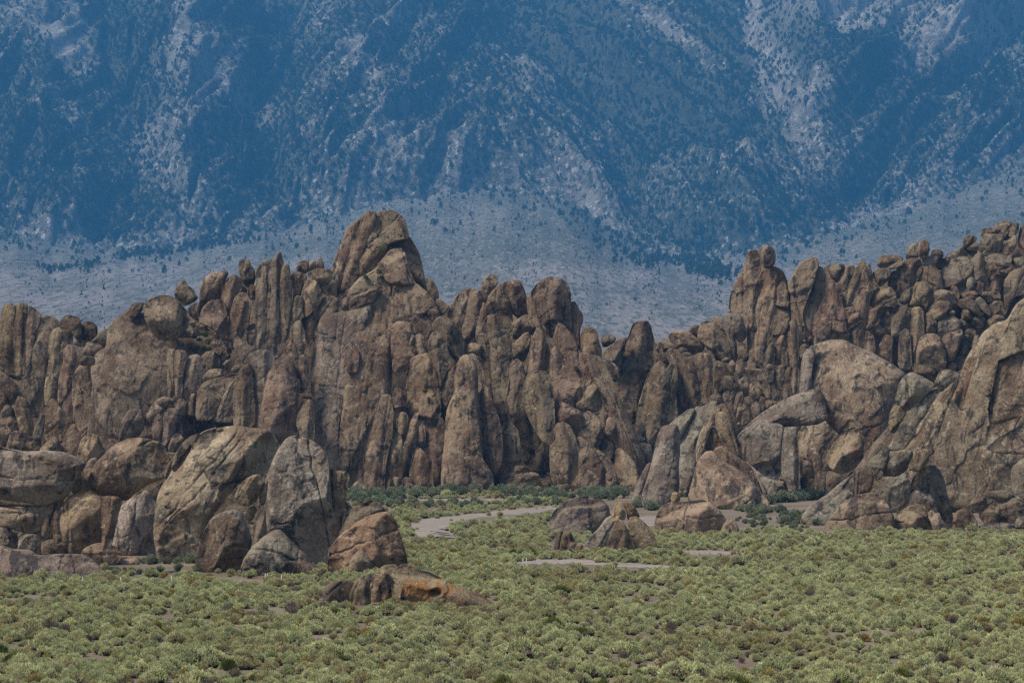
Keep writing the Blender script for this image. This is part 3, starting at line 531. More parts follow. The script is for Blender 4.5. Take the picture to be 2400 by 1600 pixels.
2 b b: 245,440 270,370 310,325 350,318 365,370 430,400 440,450 470,480 440,520 390,545 340,565 290,550 255,500
2 b d: 370,590 440,530 490,525 500,710 440,700 390,660
2 f b: 1375,260 1440,240 1510,260 1520,310 1500,400 1470,470 1400,500 1390,380
2 p b: 1610,170 1640,100 1670,100 1695,180 1680,215 1620,220
2 p t: 1530,170 1570,130 1610,125 1615,215 1560,230 1530,230
2 b b: 1420,200 1450,140 1500,125 1545,135 1540,240 1480,260 1425,255
2 b b: 1530,250 1600,215 1740,205 1790,260 1810,340 1815,490 1760,480 1690,450 1650,410 1600,340 1550,310
7 p b: 545,230 575,215 600,260 620,310 600,335 570,310
7 b b: 585,370 640,330 700,340 715,400 710,460 650,460 600,490 560,490 550,400
7 b b: 385,280 410,200 460,145 500,160 540,230 560,310 565,380 500,360 430,370 390,370
7 f b: 315,390 330,290 370,250 400,270 400,340 410,430 370,460 340,510 320,450
7 f b: 235,410 260,260 300,190 350,170 400,200 390,290 360,390 330,490 280,515 240,470
7 f b: 135,330 180,230 230,170 300,160 320,170 290,260 260,350 240,460 180,400
7 b t: 360,120 390,75 430,60 465,75 465,130 430,190 380,210 360,170
7 b b: 470,140 520,110 610,100 640,160 660,240 665,340 600,350 560,320 540,230 510,180
7 f b: 655,210 690,200 720,260 725,330 750,400 770,450 730,440 700,370 670,350
7 b d: 680,190 730,120 800,85 870,90 920,120 943,180 945,280 950,420 900,450 850,460 820,480 770,420 730,330 710,240
7 f d: 940,255 975,245 1000,300 1025,330 1025,380 1005,420 1010,560 970,520 940,420
3 b b: 985,1000 1020,960 1080,890 1110,920 1150,1000 1165,1080 1150,1140 1000,1140
3 f b: 1165,1110 1210,1060 1280,1060 1330,1090 1350,1160 1370,1240 1320,1300 1250,1220 1200,1170
3 s b: 985,1180 1040,1140 1120,1140 1190,1160 1260,1230 1310,1340 1350,1460 1300,1520 1200,1520 1160,1560 1080,1600 1000,1600 985,1400
3 b t: 570,930 620,880 740,840 800,790 870,775 890,830 840,890 810,940 720,970 620,1030 575,1050
3 b b: 480,930 560,885 580,960 580,1060 520,1060
3 b b: 890,810 920,750 970,740 990,790 980,890 940,910
3 s b: 985,920 1010,830 1050,770 1100,750 1190,745 1250,790 1320,850 1380,920 1420,1000 1440,1070 1390,1140 1340,1100 1230,1090 1170,1120 1100,1140 1000,1140 980,1040
3 s b: 870,570 960,450 1050,420 1110,470 1130,570 1170,680 1210,760 1080,780 980,770 920,720 890,630
3 s t: 590,810 660,720 740,670 830,620 880,560 930,620 970,720 990,790 880,820 800,830 700,880 620,900 560,910
3 s g: 540,840 600,770 680,700 710,760 680,870 560,920 490,930
3 f b: 700,430 780,410 900,390 930,340 920,460 850,560 780,630 690,690 675,610 680,520
3 s b: 830,110 890,65 960,58 1040,80 1100,150 1130,260 1140,330 1030,350 940,390 900,420 800,430 715,420 750,290 800,190
3 f b: 920,360 1000,310 1130,290 1180,360 1240,470 1270,580 1290,680 1310,800 1360,900 1250,840 1130,740 1080,600 1000,510 900,550 880,480
3 f b: 690,130 740,80 800,75 830,100 810,200 760,320 720,430 700,540 700,680 640,740 560,820 490,850 530,640 590,430 650,300
3 f b: 400,630 440,500 500,370 545,240 600,190 700,125 700,230 660,330 620,450 590,600 530,770 450,900 440,770
3 b b: 1300,700 1340,710 1400,760 1430,820 1440,900 1400,960 1340,880
3 b b: 1410,910 1450,910 1500,950 1545,985 1500,1050 1440,1080 1420,990
7 b r: 1010,470 1030,410 1060,410 1115,430 1130,500 1150,570 1140,640 1060,630 1020,600
7 b d: 1140,640 1200,630 1240,680 1270,740 1240,775 1210,750
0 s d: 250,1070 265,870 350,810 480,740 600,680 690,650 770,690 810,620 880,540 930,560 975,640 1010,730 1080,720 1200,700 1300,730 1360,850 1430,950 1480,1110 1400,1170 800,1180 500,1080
@lcrag 345 rock_crag bd dark brown crag of upright slabs at the left edge
1 b g: 345,1700 380,1560 430,1440 470,1430 480,1500 470,1600 440,1700
4 b y: 675,420 700,290 750,220 810,215 860,225 880,300 920,360 900,440 800,490 690,460
4 f y: 345,370 380,290 450,235 500,240 535,330 530,400 400,410
4 b b: 100,310 140,240 180,270 175,360 100,350
4 b b: 60,310 90,200 150,180 180,230 170,340 60,350
4 b b: 0,170 60,140 100,180 80,320 0,350 -40,350 -40,170
4 f r: 545,360 560,230 610,150 650,125 690,200 710,260 690,420 600,420 545,390
4 f r: 510,220 560,110 610,105 640,120 590,190 550,280 520,270
4 b d: 185,340 250,270 320,220 355,240 360,350 300,390 200,370
4 b r: 830,240 900,190 980,180 1030,230 1030,320 930,400 880,330
4 b t: 150,80 190,45 230,80 260,140 310,190 260,240 170,180
4 b t: 0,110 50,60 110,50 160,90 170,180 100,200 30,150
1 f b: 520,1340 550,1285 590,1285 640,1350 700,1420 750,1490 800,1530 790,1730 480,1730 500,1450
1 b d: 5,1420 50,1340 100,1325 150,1380 175,1500 50,1520
1 f b: 170,1310 200,1245 260,1265 330,1310 335,1420 360,1550 360,1660 260,1600 180,1470
1 b b: 0,1210 40,1200 80,1290 110,1340 30,1400 -30,1420 -30,1220
1 f r: 795,1040 850,980 920,920 990,895 1040,910 1060,980 1080,1060 1090,1180 1110,1330 1180,1450 1210,1550 1150,1600 1160,1730 850,1730 810,1560 800,1300
1 b d: 1100,1370 1150,1330 1190,1380 1210,1500 1150,1490
1 f b: 740,1070 800,980 860,910 930,885 950,910 880,980 820,1060 810,1150 820,1300 820,1530 760,1530 700,1400 660,1310 690,1200
1 p d: 100,985 150,985 220,1030 245,1065 170,1065 120,1030
1 b b: 0,950 60,1000 140,1080 220,1140 270,1220 280,1290 180,1290 100,1360 60,1280 0,1150 -40,1120 -40,950
1 f b: 680,760 740,685 790,720 830,800 870,890 840,980 790,1060 740,1170 680,1300 630,1300 640,1080 660,960 690,870
1 f b: 530,620 570,540 640,508 720,512 770,560 785,650 720,740 710,840 680,980 660,1120 650,1320 500,1340 480,1200 500,1040 530,880
1 f d: 350,560 390,480 440,420 510,395 590,420 640,470 645,510 570,560 550,620 545,780 540,950 520,1100 510,1420 340,1440 250,1280 270,1080 345,1000
1 f b: 265,400 300,290 350,285 400,330 440,380 430,440 390,520 370,620 365,920 370,1030 250,1030 260,700
1 f b: 160,290 200,245 240,240 300,270 285,400 270,560 275,700 270,1000 180,1010 150,900 155,500
1 f b: 20,330 40,265 100,260 165,270 170,400 170,600 175,800 170,1010 100,1010 0,940 -40,920 -40,500 0,480
1 b d: 840,820 900,790 1030,820 1020,910 870,910
1 b d: 950,650 1050,620 1160,680 1180,770 1100,830 1030,850 950,800 880,780
1 p t: 780,650 860,635 935,650 920,710 840,700
1 b d: 1020,610 1070,540 1150,510 1220,510 1220,620 1190,730 1080,670
1 b d: 880,450 940,428 1010,440 1050,490 1055,570 1000,630 930,660 890,640 885,500
1 b d: 645,440 700,365 780,370 850,385 875,440 890,560 885,650 820,630 780,560 700,520 650,510
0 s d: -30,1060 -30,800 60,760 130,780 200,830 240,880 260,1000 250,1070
@cascade 455 - tb
8 b b: 1400,1040 1420,960 1460,935 1500,1030 1450,1085 1400,1090 | boulder
8 b b: 1350,1030 1370,900 1410,845 1445,870 1450,920 1420,1000 1390,1065 | boulder
8 b b: 1485,930 1510,870 1550,865 1580,920 1580,990 1530,1030 1500,1040 | boulder
8 b b: 1560,880 1580,820 1620,830 1640,920 1640,980 1590,1000 | boulder
8 b b: 1620,870 1650,840 1690,870 1680,930 1650,975 | boulder
8 b b: 1670,840 1720,850 1755,890 1700,940 | boulder
8 b b: 1420,830 1470,815 1510,850 1500,910 1450,890 | boulder
8 f b: 1340,870 1360,780 1410,770 1420,810 1410,860 1370,940 1330,985 | boulder
8 f d: 1290,830 1310,770 1350,770 1350,880 1320,960 1280,940 | boulder
8 f d: 1220,890 1230,800 1270,760 1300,780 1295,900 1240,920 | boulder
8 b d: 1105,830 1150,775 1210,800 1225,850 1200,890 1110,885 | boulder
8 b t: 1465,760 1480,700 1520,685 1560,720 1590,800 1590,860 1500,860 1470,800 | boulder
8 b t: 1360,660 1400,630 1450,640 1475,690 1460,790 1400,790 1370,720 | boulder
8 b t: 1470,670 1530,640 1570,690 1620,770 1635,850 1590,840 1550,730 | boulder
8 f b: 1590,720 1600,670 1630,655 1660,700 1670,840 1630,840 | boulder
8 p t: 1310,700 1350,690 1380,730 1350,765 | boulder
8 b b: 1220,750 1230,620 1290,600 1340,640 1350,730 1290,770 | boulder
8 b t: 1145,730 1140,540 1180,490 1240,510 1280,570 1295,610 1250,630 1230,760 1160,800 | boulder
8 b t: 1345,570 1360,520 1400,550 1425,630 1370,640 | boulder
8 b t: 1280,540 1300,490 1330,485 1350,530 1345,600 1300,600 | boulder
8 b b: 1370,500 1400,465 1425,520 1440,610 1400,600 | boulder
8 b b: 1545,670 1550,620 1580,615 1600,650 1595,690 | boulder
8 b d: 1570,610 1640,590 1700,600 1710,700 1640,730 1600,670 | boulder
8 b d: 1680,790 1720,750 1760,780 1750,860 1690,835 | boulder
8 f d: 1760,850 1790,700 1840,690 1860,750 1860,860 | boulder
8 f b: 1870,560 1920,550 1940,590 1930,720 1890,830 1860,770 1865,640 | boulder
8 f b: 1790,640 1820,550 1860,550 1865,660 1840,700 1800,710 | boulder
8 f d: 1700,570 1760,530 1830,530 1820,640 1790,760 1710,750 | boulder
8 b t: 1600,580 1640,520 1700,525 1700,590 | boulder
8 b b: 1210,490 1260,455 1300,470 1280,520 | boulder
8 p t: 1350,1085 1370,1055 1400,1060 1390,1095 | boulder
9 b g: 940,560 950,475 1000,460 1080,480 1095,540 1070,640 1000,640 950,620 | boulder | squarish shaded boulder behind the left edge of grooved dome
9 b g: 890,440 900,340 940,270 985,255 1025,310 1035,380 1020,460 930,510 | boulder | smooth oval boulder in the cleft beside the tall crag
@pillar 462 rock_crag bd shaded brown crag of broad rounded pillars behind the grooved dome
8 f b: 430,1050 460,900 500,760 540,640 600,540 660,495 700,530 720,580 740,520 790,520 810,580 810,700 800,820 810,960 830,1060 760,1130 670,1200 560,1280 530,1180 510,1080
8 b d: 290,930 400,945 450,960 440,1060 360,1090 310,1020
8 f b: 850,440 900,415 945,430 960,500 1020,580 1040,700 1080,850 1070,920 990,970 900,980 880,850 860,640
8 f b: 705,430 740,380 800,390 840,420 855,520 870,680 880,800 895,970 820,1030 800,900 800,700 810,590 760,530 730,500
8 b d: 630,440 670,405 710,430 725,500 710,560 680,500
8 f b: 960,450 1020,420 1110,430 1150,470 1155,560 1155,780 1110,810 1100,880 1070,880 1050,740 1030,610 980,540
8 f d: 250,800 270,620 290,470 330,350 370,250 400,160 450,135 540,130 570,180 590,280 610,360 660,420 670,500 640,570 590,640 550,740 510,850 470,970 350,960 270,930
8 p t: 810,390 850,360 900,375 930,420 850,425
8 b t: 640,390 650,310 700,285 750,310 800,370 800,410 730,410 660,420
8 p t: 610,380 640,340 660,370 645,410
8 f d: 100,470 150,400 250,310 350,265 330,370 300,480 290,560 220,500
8 b d: 1370,420 1420,385 1470,420 1470,490 1400,510 1370,480
8 b b: 730,260 780,220 870,210 930,230 1000,290 1060,330 1060,380 1010,430 930,430 880,390 800,380 760,330
8 b b: 1000,290 1010,200 1040,140 1100,125 1170,150 1230,200 1270,280 1300,380 1310,490 1210,510 1160,480 1140,420 1070,360
8 b d: 910,220 950,165 1020,165 1020,240 1000,290
8 b b: 1110,110 1150,80 1220,90 1280,160 1340,230 1360,330 1370,470 1330,530 1310,480 1290,350 1250,250 1180,170
8 b d: 105,300 130,260 190,245 250,275 245,310 180,360 130,370
8 b g: 1235,90 1270,55 1350,60 1410,90 1430,160 1460,240 1430,300 1370,320 1340,250 1280,170
8 f b: 1745,440 1770,370 1800,360 1825,420 1830,540 1750,550
8 f b: 1820,540 1800,330 1810,200 1850,130 1880,118 1920,150 1930,280 1930,500 1910,570
8 b d: 1760,230 1790,150 1840,130 1830,240 1770,260
8 f d: 1590,500 1650,350 1690,310 1710,400 1710,530 1620,560
8 f r: 1690,520 1710,330 1760,260 1800,260 1810,360 1770,430 1760,530
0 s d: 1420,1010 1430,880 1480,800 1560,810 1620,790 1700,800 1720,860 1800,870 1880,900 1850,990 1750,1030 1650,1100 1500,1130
@ridge 485 - bd
B b b: 210,1340 260,1260 310,1170 380,1195 390,1250 380,1330 395,1500 320,1460 | boulder
B f d: 430,1510 440,1180 490,1120 540,1120 560,1250 570,1510 | boulder
B b b: 585,1450 600,1280 660,1200 720,1165 800,1170 850,1220 880,1300 900,1420 880,1510 830,1550 780,1500 690,1480 | boulder | large cracked boulder front of the right boulder ridge above grey slab
B p r: 900,1490 960,1430 1005,1460 990,1510 930,1530 | boulder
B b d: 980,1400 1050,1370 1090,1400 1080,1510 1000,1510 | boulder
B b t: 1020,1290 1040,1230 1090,1220 1120,1260 1110,1330 1060,1370 1030,1340 | boulder
B b b: 850,1220 900,1160 980,1120 1050,1120 1060,1180 1020,1290 980,1420 910,1430 890,1310 | boulder
B p t: 1040,1190 1080,1165 1120,1180 1110,1205 1060,1205 | boulder
B b b: 1150,1270 1170,1180 1220,1180 1200,1290 1130,1350 | boulder
B b b: 1060,1160 1110,1110 1180,1120 1190,1190 1110,1220 | boulder
A f b: 1350,1190 1350,1060 1400,1020 1450,940 1490,940 1505,1030 1515,1220 1490,1260 1400,1220 | boulder
A f b: 1510,1190 1520,1020 1580,1040 1610,1100 1625,1220 1600,1280 1520,1250 | boulder
A b g: 990,1120 1010,1040 1080,990 1160,960 1180,1010 1140,1100 1060,1170 1000,1190 | boulder
A b b: 1100,1140 1180,1020 1240,980 1250,1060 1170,1150 | boulder
A p g: 870,1130 900,1095 960,1080 980,1110 930,1145 | boulder
A b d: 840,1260 850,1180 900,1150 950,1190 900,1270 860,1320 | boulder
A p g: 1160,1120 1210,1070 1260,1060 1290,1120 1200,1145 | boulder
A p b: 1250,1035 1300,990 1360,990 1340,1055 1260,1065 | boulder
A p g: 1330,1040 1400,970 1450,960 1445,1010 1380,1050 | boulder
A p g: 1610,1030 1660,990 1720,1000 1705,1055 1630,1060 | boulder
A p g: 1540,1030 1590,980 1620,990 1595,1045 | boulder
A p g: 1510,1000 1560,940 1590,950 1575,1000 | boulder
A p g: 1600,970 1650,895 1670,920 1655,990 | boulder
A f b: 870,1060 870,980 900,965 915,1030 905,1110 | boulder
B f r: 555,1100 560,960 580,910 650,905 680,960 685,1080 690,1190 650,1240 610,1320 570,1410 550,1200 | boulder | reddish upright block standing in the middle of right boulder ridge
B b g: 360,1050 370,940 430,880 520,900 550,960 560,1090 500,1130 440,1200 370,1210 | boulder
B f g: 255,1100 270,960 320,900 390,890 380,1000 370,1130 | boulder
B p t: 300,900 330,850 390,850 430,880 380,910 | boulder
B b d: 685,1060 700,1010 760,1000 810,1050 800,1150 720,1190 690,1130 | boulder
B b g: 810,1090 830,1010 890,985 980,990 1030,1040 1050,1120 930,1150 840,1220 810,1170 | boulder
B b g: 1000,1030 1060,1010 1100,1040 1120,1100 1060,1110 | boulder
B p t: 920,960 950,930 990,950 980,985 940,985 | boulder
B b b: 700,1000 740,900 790,860 860,835 920,845 960,900 930,970 860,1010 790,1040 | boulder
B b b: 1040,1010 1060,920 1120,905 1160,960 1150,1020 1080,1025 | boulder
B b g: 1130,1030 1180,980 1240,990 1280,1020 1260,1090 1220,1115 1160,1080 | boulder
B b b: 1280,1070 1330,980 1410,980 1470,1010 1440,1090 1350,1150 1290,1160 | boulder
B b g: 740,860 770,770 830,735 920,745 980,780 1000,850 985,880 900,860 820,860 | boulder
B b d: 990,880 1030,830 1100,820 1170,840 1220,900 1235,980 1180,985 1130,930 1060,920 | boulder
B b g: 1170,840 1220,800 1270,840 1310,900 1340,980 1320,1005 1250,950 | boulder
B b g: 1310,890 1370,845 1440,855 1455,900 1465,990 1400,1005 1340,980 | boulder
B b d: 1225,800 1240,755 1400,760 1430,800 1425,850 1310,870 | boulder
A p b: 1335,940 1370,860 1440,830 1460,850 1450,930 1380,970 | boulder
A p t: 1335,825 1370,795 1410,800 1415,835 1350,850 | boulder
A b b: 1515,950 1540,830 1620,780 1690,760 1710,820 1650,920 1560,970 | boulder
A b r: 1550,750 1570,660 1640,590 1720,572 1800,600 1829,650 1840,760 1740,770 1700,800 1620,810 | boulder | smooth two-toned dome boulder near the left half of right ridge
B b g: 445,830 480,760 540,715 585,720 580,800 510,890 450,870 | boulder
B b b: 520,900 580,780 590,700 640,620 690,600 715,640 780,680 815,730 790,790 760,890 710,970 660,900 590,910 | boulder | pointed boulder leaning in the middle of right boulder ridge
B f b: 925,770 950,700 1000,700 1025,760 1025,840 980,820 | boulder
B b b: 1040,815 1100,760 1170,745 1210,780 1190,830 1080,825 | boulder
B b g: 1090,760 1100,640 1140,610 1190,640 1180,710 1140,780 | boulder
B f b: 1130,760 1190,660 1240,640 1265,660 1255,790 1180,780 | boulder
B f b: 1240,760 1260,650 1310,640 1325,750 1290,800 | boulder
B f g: 1325,750 1330,670 1410,615 1425,650 1425,765 1370,780 | boulder
B b b: 1320,610 1400,590 1480,600 1475,660 1420,670 1330,665 | boulder
B b b: 650,590 690,510 740,485 790,500 830,560 860,620 875,750 830,760 790,710 720,680 680,640 | boulder
B b t: 585,680 590,580 640,520 680,510 655,600 640,680 | boulder
B b t: 370,740 400,580 430,520 500,460 580,430 640,450 665,500 645,560 610,620 590,690 530,750 430,830 | boulder | big leaning rounded boulder catching light on the right ridge
A f b: 1390,700 1430,600 1500,560 1580,560 1605,600 1580,680 1560,720 1550,880 1450,920 1440,840 1390,840 | boulder
B f b: 330,700 340,600 380,560 410,545 410,610 385,720 | boulder
B b g: 1130,590 1150,450 1190,390 1240,380 1270,430 1300,520 1310,640 1230,670 1160,640 | boulder | pale egg shaped boulder leaning right of the largest ridge boulder
B s g: 845,560 900,490 960,430 1020,390 1080,345 1160,345 1200,380 1180,450 1160,540 1140,640 1110,780 1030,800 980,730 930,740 880,760 870,620 | boulder | largest pale split boulder high on the right ridge
B b b: 1300,510 1370,485 1395,520 1380,570 1340,580 1310,540 | boulder
B b g: 1400,540 1480,510 1540,520 1545,590 1480,615 1430,600 | boulder
B s g: 1265,430 1370,380 1510,390 1540,450 1500,520 1400,515 1300,490 | boulder
B s g: 1510,450 1590,360 1651,430 1690,500 1680,540 1560,530 | boulder
A f r: 980,1050 1000,900 1050,780 1080,640 1100,440 1130,410 1180,500 1240,570 1280,650 1285,760 1320,890 1370,980 1280,1050 1160,1030 1060,1030 1000,1090 | boulder | reddish tapering spire leaning left of the boulder ridge
A f d: 880,840 930,700 970,600 990,470 1010,390 1050,370 1095,400 1110,480 1100,600 1070,690 1050,810 1000,960 980,1070 910,1000 890,920 | boulder | dark narrow spire touching the reddish tapering spire
A f b: 800,820 800,700 830,780 850,840 875,920 860,990 800,950 | boulder
A f b: 1460,580 1480,430 1520,360 1570,340 1580,420 1610,500 1645,570 1620,620 1560,590 | boulder
A f b: 1290,790 1295,660 1310,530 1380,430 1440,350 1490,300 1525,330 1500,430 1480,570 1460,590 1420,660 1400,760 | boulder
A f b: 1225,480 1270,370 1380,350 1410,370 1385,450 1330,540 1310,630 1250,590 | boulder
A b d: 1085,390 1150,340 1290,340 1310,380 1260,450 1240,540 1190,510 1130,440 | boulder
B p t: 330,520 360,490 440,460 500,455 480,500 400,540 350,545 | boulder
B b r: 225,490 260,420 300,405 380,402 450,410 490,450 400,490 330,525 260,530 | boulder | orange brown flat stones stacked on the ridge crest
B b d: 185,580 220,530 330,530 370,560 340,640 260,720 210,640 | boulder
B b t: 790,510 820,430 930,435 910,490 840,555 | boulder
B b g: 635,440 700,410 810,415 830,440 800,500 750,510 690,520 650,480 | boulder
B b b: 620,340 650,265 700,250 735,290 735,360 720,430 640,440 | boulder | right half of the split twin boulder on the ridge crest
B b g: 505,460 520,340 560,295 615,280 640,330 630,440 | boulder | left half of the split twin boulder on the ridge crest
B b d: 745,420 760,360 810,345 860,360 875,430 800,440 | boulder | small dark boulder alone on the ridge crest right of twin boulder
B b g: 1210,350 1230,250 1280,190 1350,180 1430,190 1455,240 1440,320 1400,400 1300,420 1260,410 | boulder | rounded grey block below the summit of right boulder ridge
B b t: 1415,400 1440,310 1490,270 1505,330 1510,400 1450,420 | boulder
B b t: 1505,290 1540,215 1580,215 1585,290 1560,350 1520,390 1505,350 | boulder
B b d: 1085,360 1120,290 1190,280 1220,310 1200,370 | boulder
B b d: 1060,310 1070,230 1120,205 1180,220 1190,270 1130,310 1080,360 | boulder
B b b: 980,400 1000,350 1060,310 1080,360 1050,420 | boulder
B b g: 880,430 930,380 990,375 1030,400 1000,450 900,470 | boulder
B b b: 1235,230 1240,160 1290,135 1390,150 1410,190 1320,200 1260,230 | boulder
B f b: 1500,230 1530,110 1570,90 1600,90 1600,180 1560,230 | boulder
B b b: 1340,160 1400,90 1470,75 1530,85 1545,140 1520,240 1460,270 1440,210 1390,180 | boulder
B f d: 1590,230 1620,130 1651,100 1700,100 1700,370 1600,330 | boulder
B f d: 1460,660 1530,560 1651,520 1700,560 1700,780 1560,800 1500,920 1470,1000 1460,820 | boulder
B b b: 600,1500 680,1470 770,1500 800,1590 600,1600 | boulder
A s b: 730,540 780,450 830,350 900,300 990,270 1030,300 1040,370 1010,430 1000,510 960,590 900,680 840,750 780,670 740,620 | boulder | slanting dark boulder with pointed top between tower and spire
A s r: 580,620 590,530 640,470 700,520 735,650 742,740 732,800 640,775 580,740 | boulder | upper smooth red plate on the tall tower at ridge end
A s r: 540,920 560,790 620,765 740,830 748,920 690,970 640,1060 580,1070 545,1000 | boulder | lower smooth red plate on the tall tower at ridge end
A f b: 395,900 410,700 420,520 460,420 530,375 600,380 670,420 710,500 735,620 745,780 755,900 730,1000 700,1080 640,1140 560,1240 460,1370 400,1320 390,1100 | boulder | right half of the tall split tower at left end of ridge
A b d: 415,215 460,165 520,150 570,170 600,240 595,330 560,385 520,390 480,380 450,280 | boulder | rounded cap boulder on top of the tall split tower
A f t: 120,790 140,660 200,520 250,400 290,380 300,250 340,210 410,210 450,250 480,330 480,390 440,460 430,600 420,800 415,1000 420,1200 400,1420 300,1410 310,1150 300,1050 270,880 190,860 | boulder | left half of the tall split tower at left end of ridge
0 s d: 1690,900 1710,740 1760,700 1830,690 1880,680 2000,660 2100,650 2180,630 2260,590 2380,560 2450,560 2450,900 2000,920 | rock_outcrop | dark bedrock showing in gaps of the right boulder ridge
"""
SHARED = {'rubble': ('brown angular rubble stone at the foot of the tall crag', 'rubble stones at the crag foot', 'stone'),
          'cascade': ('small rounded boulder in the cascade between crag and right ridge', 'boulders of the cascade', 'boulder'),
          'ridge': ('weathered boulder in the jumbled pile of the right ridge', 'boulders of the right ridge', 'boulder')}

# ---------------------------------------------------------------- ground, fan and mountain
def gz(x, y):
    """height of the sage flat and of the rise behind the rocks"""
    x = np.asarray(x, float); y = np.asarray(y, float)
    p = np.stack([x*0.05, y*0.02, 0*x+3.1], -1).reshape(-1, 3)
    u = (perlin(p)*0.22).reshape(x.shape)
    r = np.clip((y-570.0)/1830.0, 0, None)
    return u*sstep(150, 260, y)*(1-sstep(500, 560, y)) + 72.0*r
def grid_faces(nr, nc):
    i = np.arange(nr-1)[:, None]*nc + np.arange(nc-1)[None, :]
    return np.stack([i, i+1, i+nc+1, i+nc], -1).reshape(-1, 4)

px = np.linspace(-1500, 3900, 181)
Ds = np.concatenate([np.linspace(-60, 110, 8), np.linspace(115, 520, 140), np.linspace(530, 2405, 60)])
PX, DD = np.meshgrid(px, Ds)
X = (PX-1200)/F*np.maximum(DD, 260); Y = DD
V = np.stack([X, Y, gz(X, Y)], -1).reshape(-1, 3)
tag(link(bpy.data.objects.new('ground', mesh_np('ground', V, grid_faces(*PX.shape), M_GROUND))), kind='structure')

# mountain foot line (row of the photograph at which fan meets slope)
YB = [(-1500, 545), (0, 560), (300, 592), (600, 550), (760, 520), (1000, 475), (1200, 445), (1330, 465), (1420, 530), (1500, 590), (1650, 612), (1900, 560), (2150, 490), (2400, 400), (3900, 330)]
FAR = 1.7                    # the range stands about five kilometres off
def Dm(py): return FAR*1341.6/(0.55-(HOR-py)/F)
def yb_of(px):
    k = np.linspace(-90, 90, 7)
    px = np.asarray(px, float)
    return np.mean([interp(px+d, YB) for d in k], 0)+14*fbm(np.stack([px/80, 0*px+.5, 0*px], -1).reshape(-1, 3), 3).reshape(px.shape)
def seg_dist(px, py, line):
    best = np.full(px.shape, 1e9)
    for (x0, y0), (x1, y1) in zip(line[:-1], line[1:]):
        dx, dy = x1-x0, y1-y0
        t = np.clip(((px-x0)*dx+(py-y0)*dy)/(dx*dx+dy*dy), 0, 1)
        best = np.minimum(best, np.hypot(px-x0-t*dx, py-y0-t*dy))
    return best
RELIEF = [([(700, -120), (660, 100), (635, 240), (640, 380), (665, 500)], -62, 110),
          ([(470, -100), (470, 80), (430, 260), (470, 420), (500, 520)], 52, 130),
          ([(1010, -100), (930, 60), (860, 200), (790, 330), (760, 420)], 46, 120),
          ([(250, -100), (230, 120), (300, 330), (330, 480)], -38, 110),
          ([(80, -100), (90, 150), (60, 330), (40, 480)], 40, 110),
          ([(1720, -120), (1770, 0), (1790, 130), (1830, 250)], -62, 85),
          ([(1180, -100), (1270, 90), (1480, 260), (1680, 330)], -48, 120),
          ([(1400, -100), (1450, 60), (1600, 170), (1700, 230)], 34, 90),
          ([(2010, -100), (1960, 10), (1880, 110), (1850, 170)], 72, 90),
          ([(2500, -20), (2300, 80), (2120, 190), (2010, 245)], 70, 80),
          ([(2430, 120), (2250, 210), (2080, 260)], -45, 80),
          ([(2500, 230), (2250, 290), (1980, 260), (1830, 320), (1720, 430)], 44, 95),
          ([(1260, 230), (1180, 330), (1080, 420), (980, 480)], 44, 150),
          ([(1480, 330), (1520, 480), (1560, 590)], -30, 90)]
def relief(px, py):
    R = np.zeros(px.shape)
    wx = 45*fbm(np.stack([px/210, py/210, 0*px+1.7], -1).reshape(-1, 3), 3).reshape(px.shape)
    wy = 45*fbm(np.stack([px/210, py/210, 0*px+8.7], -1).reshape(-1, 3), 3).reshape(px.shape)
    for line, a, w in RELIEF:
        d = seg_dist(px+wx, py+wy, line); R += 1.2*a*np.exp(-(d/w)**1.3)
    rid = np.zeros(px.size); wl = 1-sstep(1000, 1350, px); wr = sstep(1820, 2060, px); wm = 1-wl-wr     # ridges run down to either side
    for k, w_, z_ in ((.7, wl, 5.5), (-1.1, wm, 25.5), (1.1, wr, 45.5)):
        q = np.stack([(px+k*py+wx*0.8)/(165*math.sqrt(1+k*k*.4)), (py+wy*0.8)/400, 0*px+z_], -1).reshape(-1, 3); a = 1.0; g_ = 0
        for n_ in range(5): g_ = g_+a*(0.5-np.abs(perlin(q*(2.05**n_)+9.1*n_))*1.6); a *= 0.58
        rid += g_*w_.ravel()
    return FAR*(.75*R + 38*rid.reshape(px.shape))
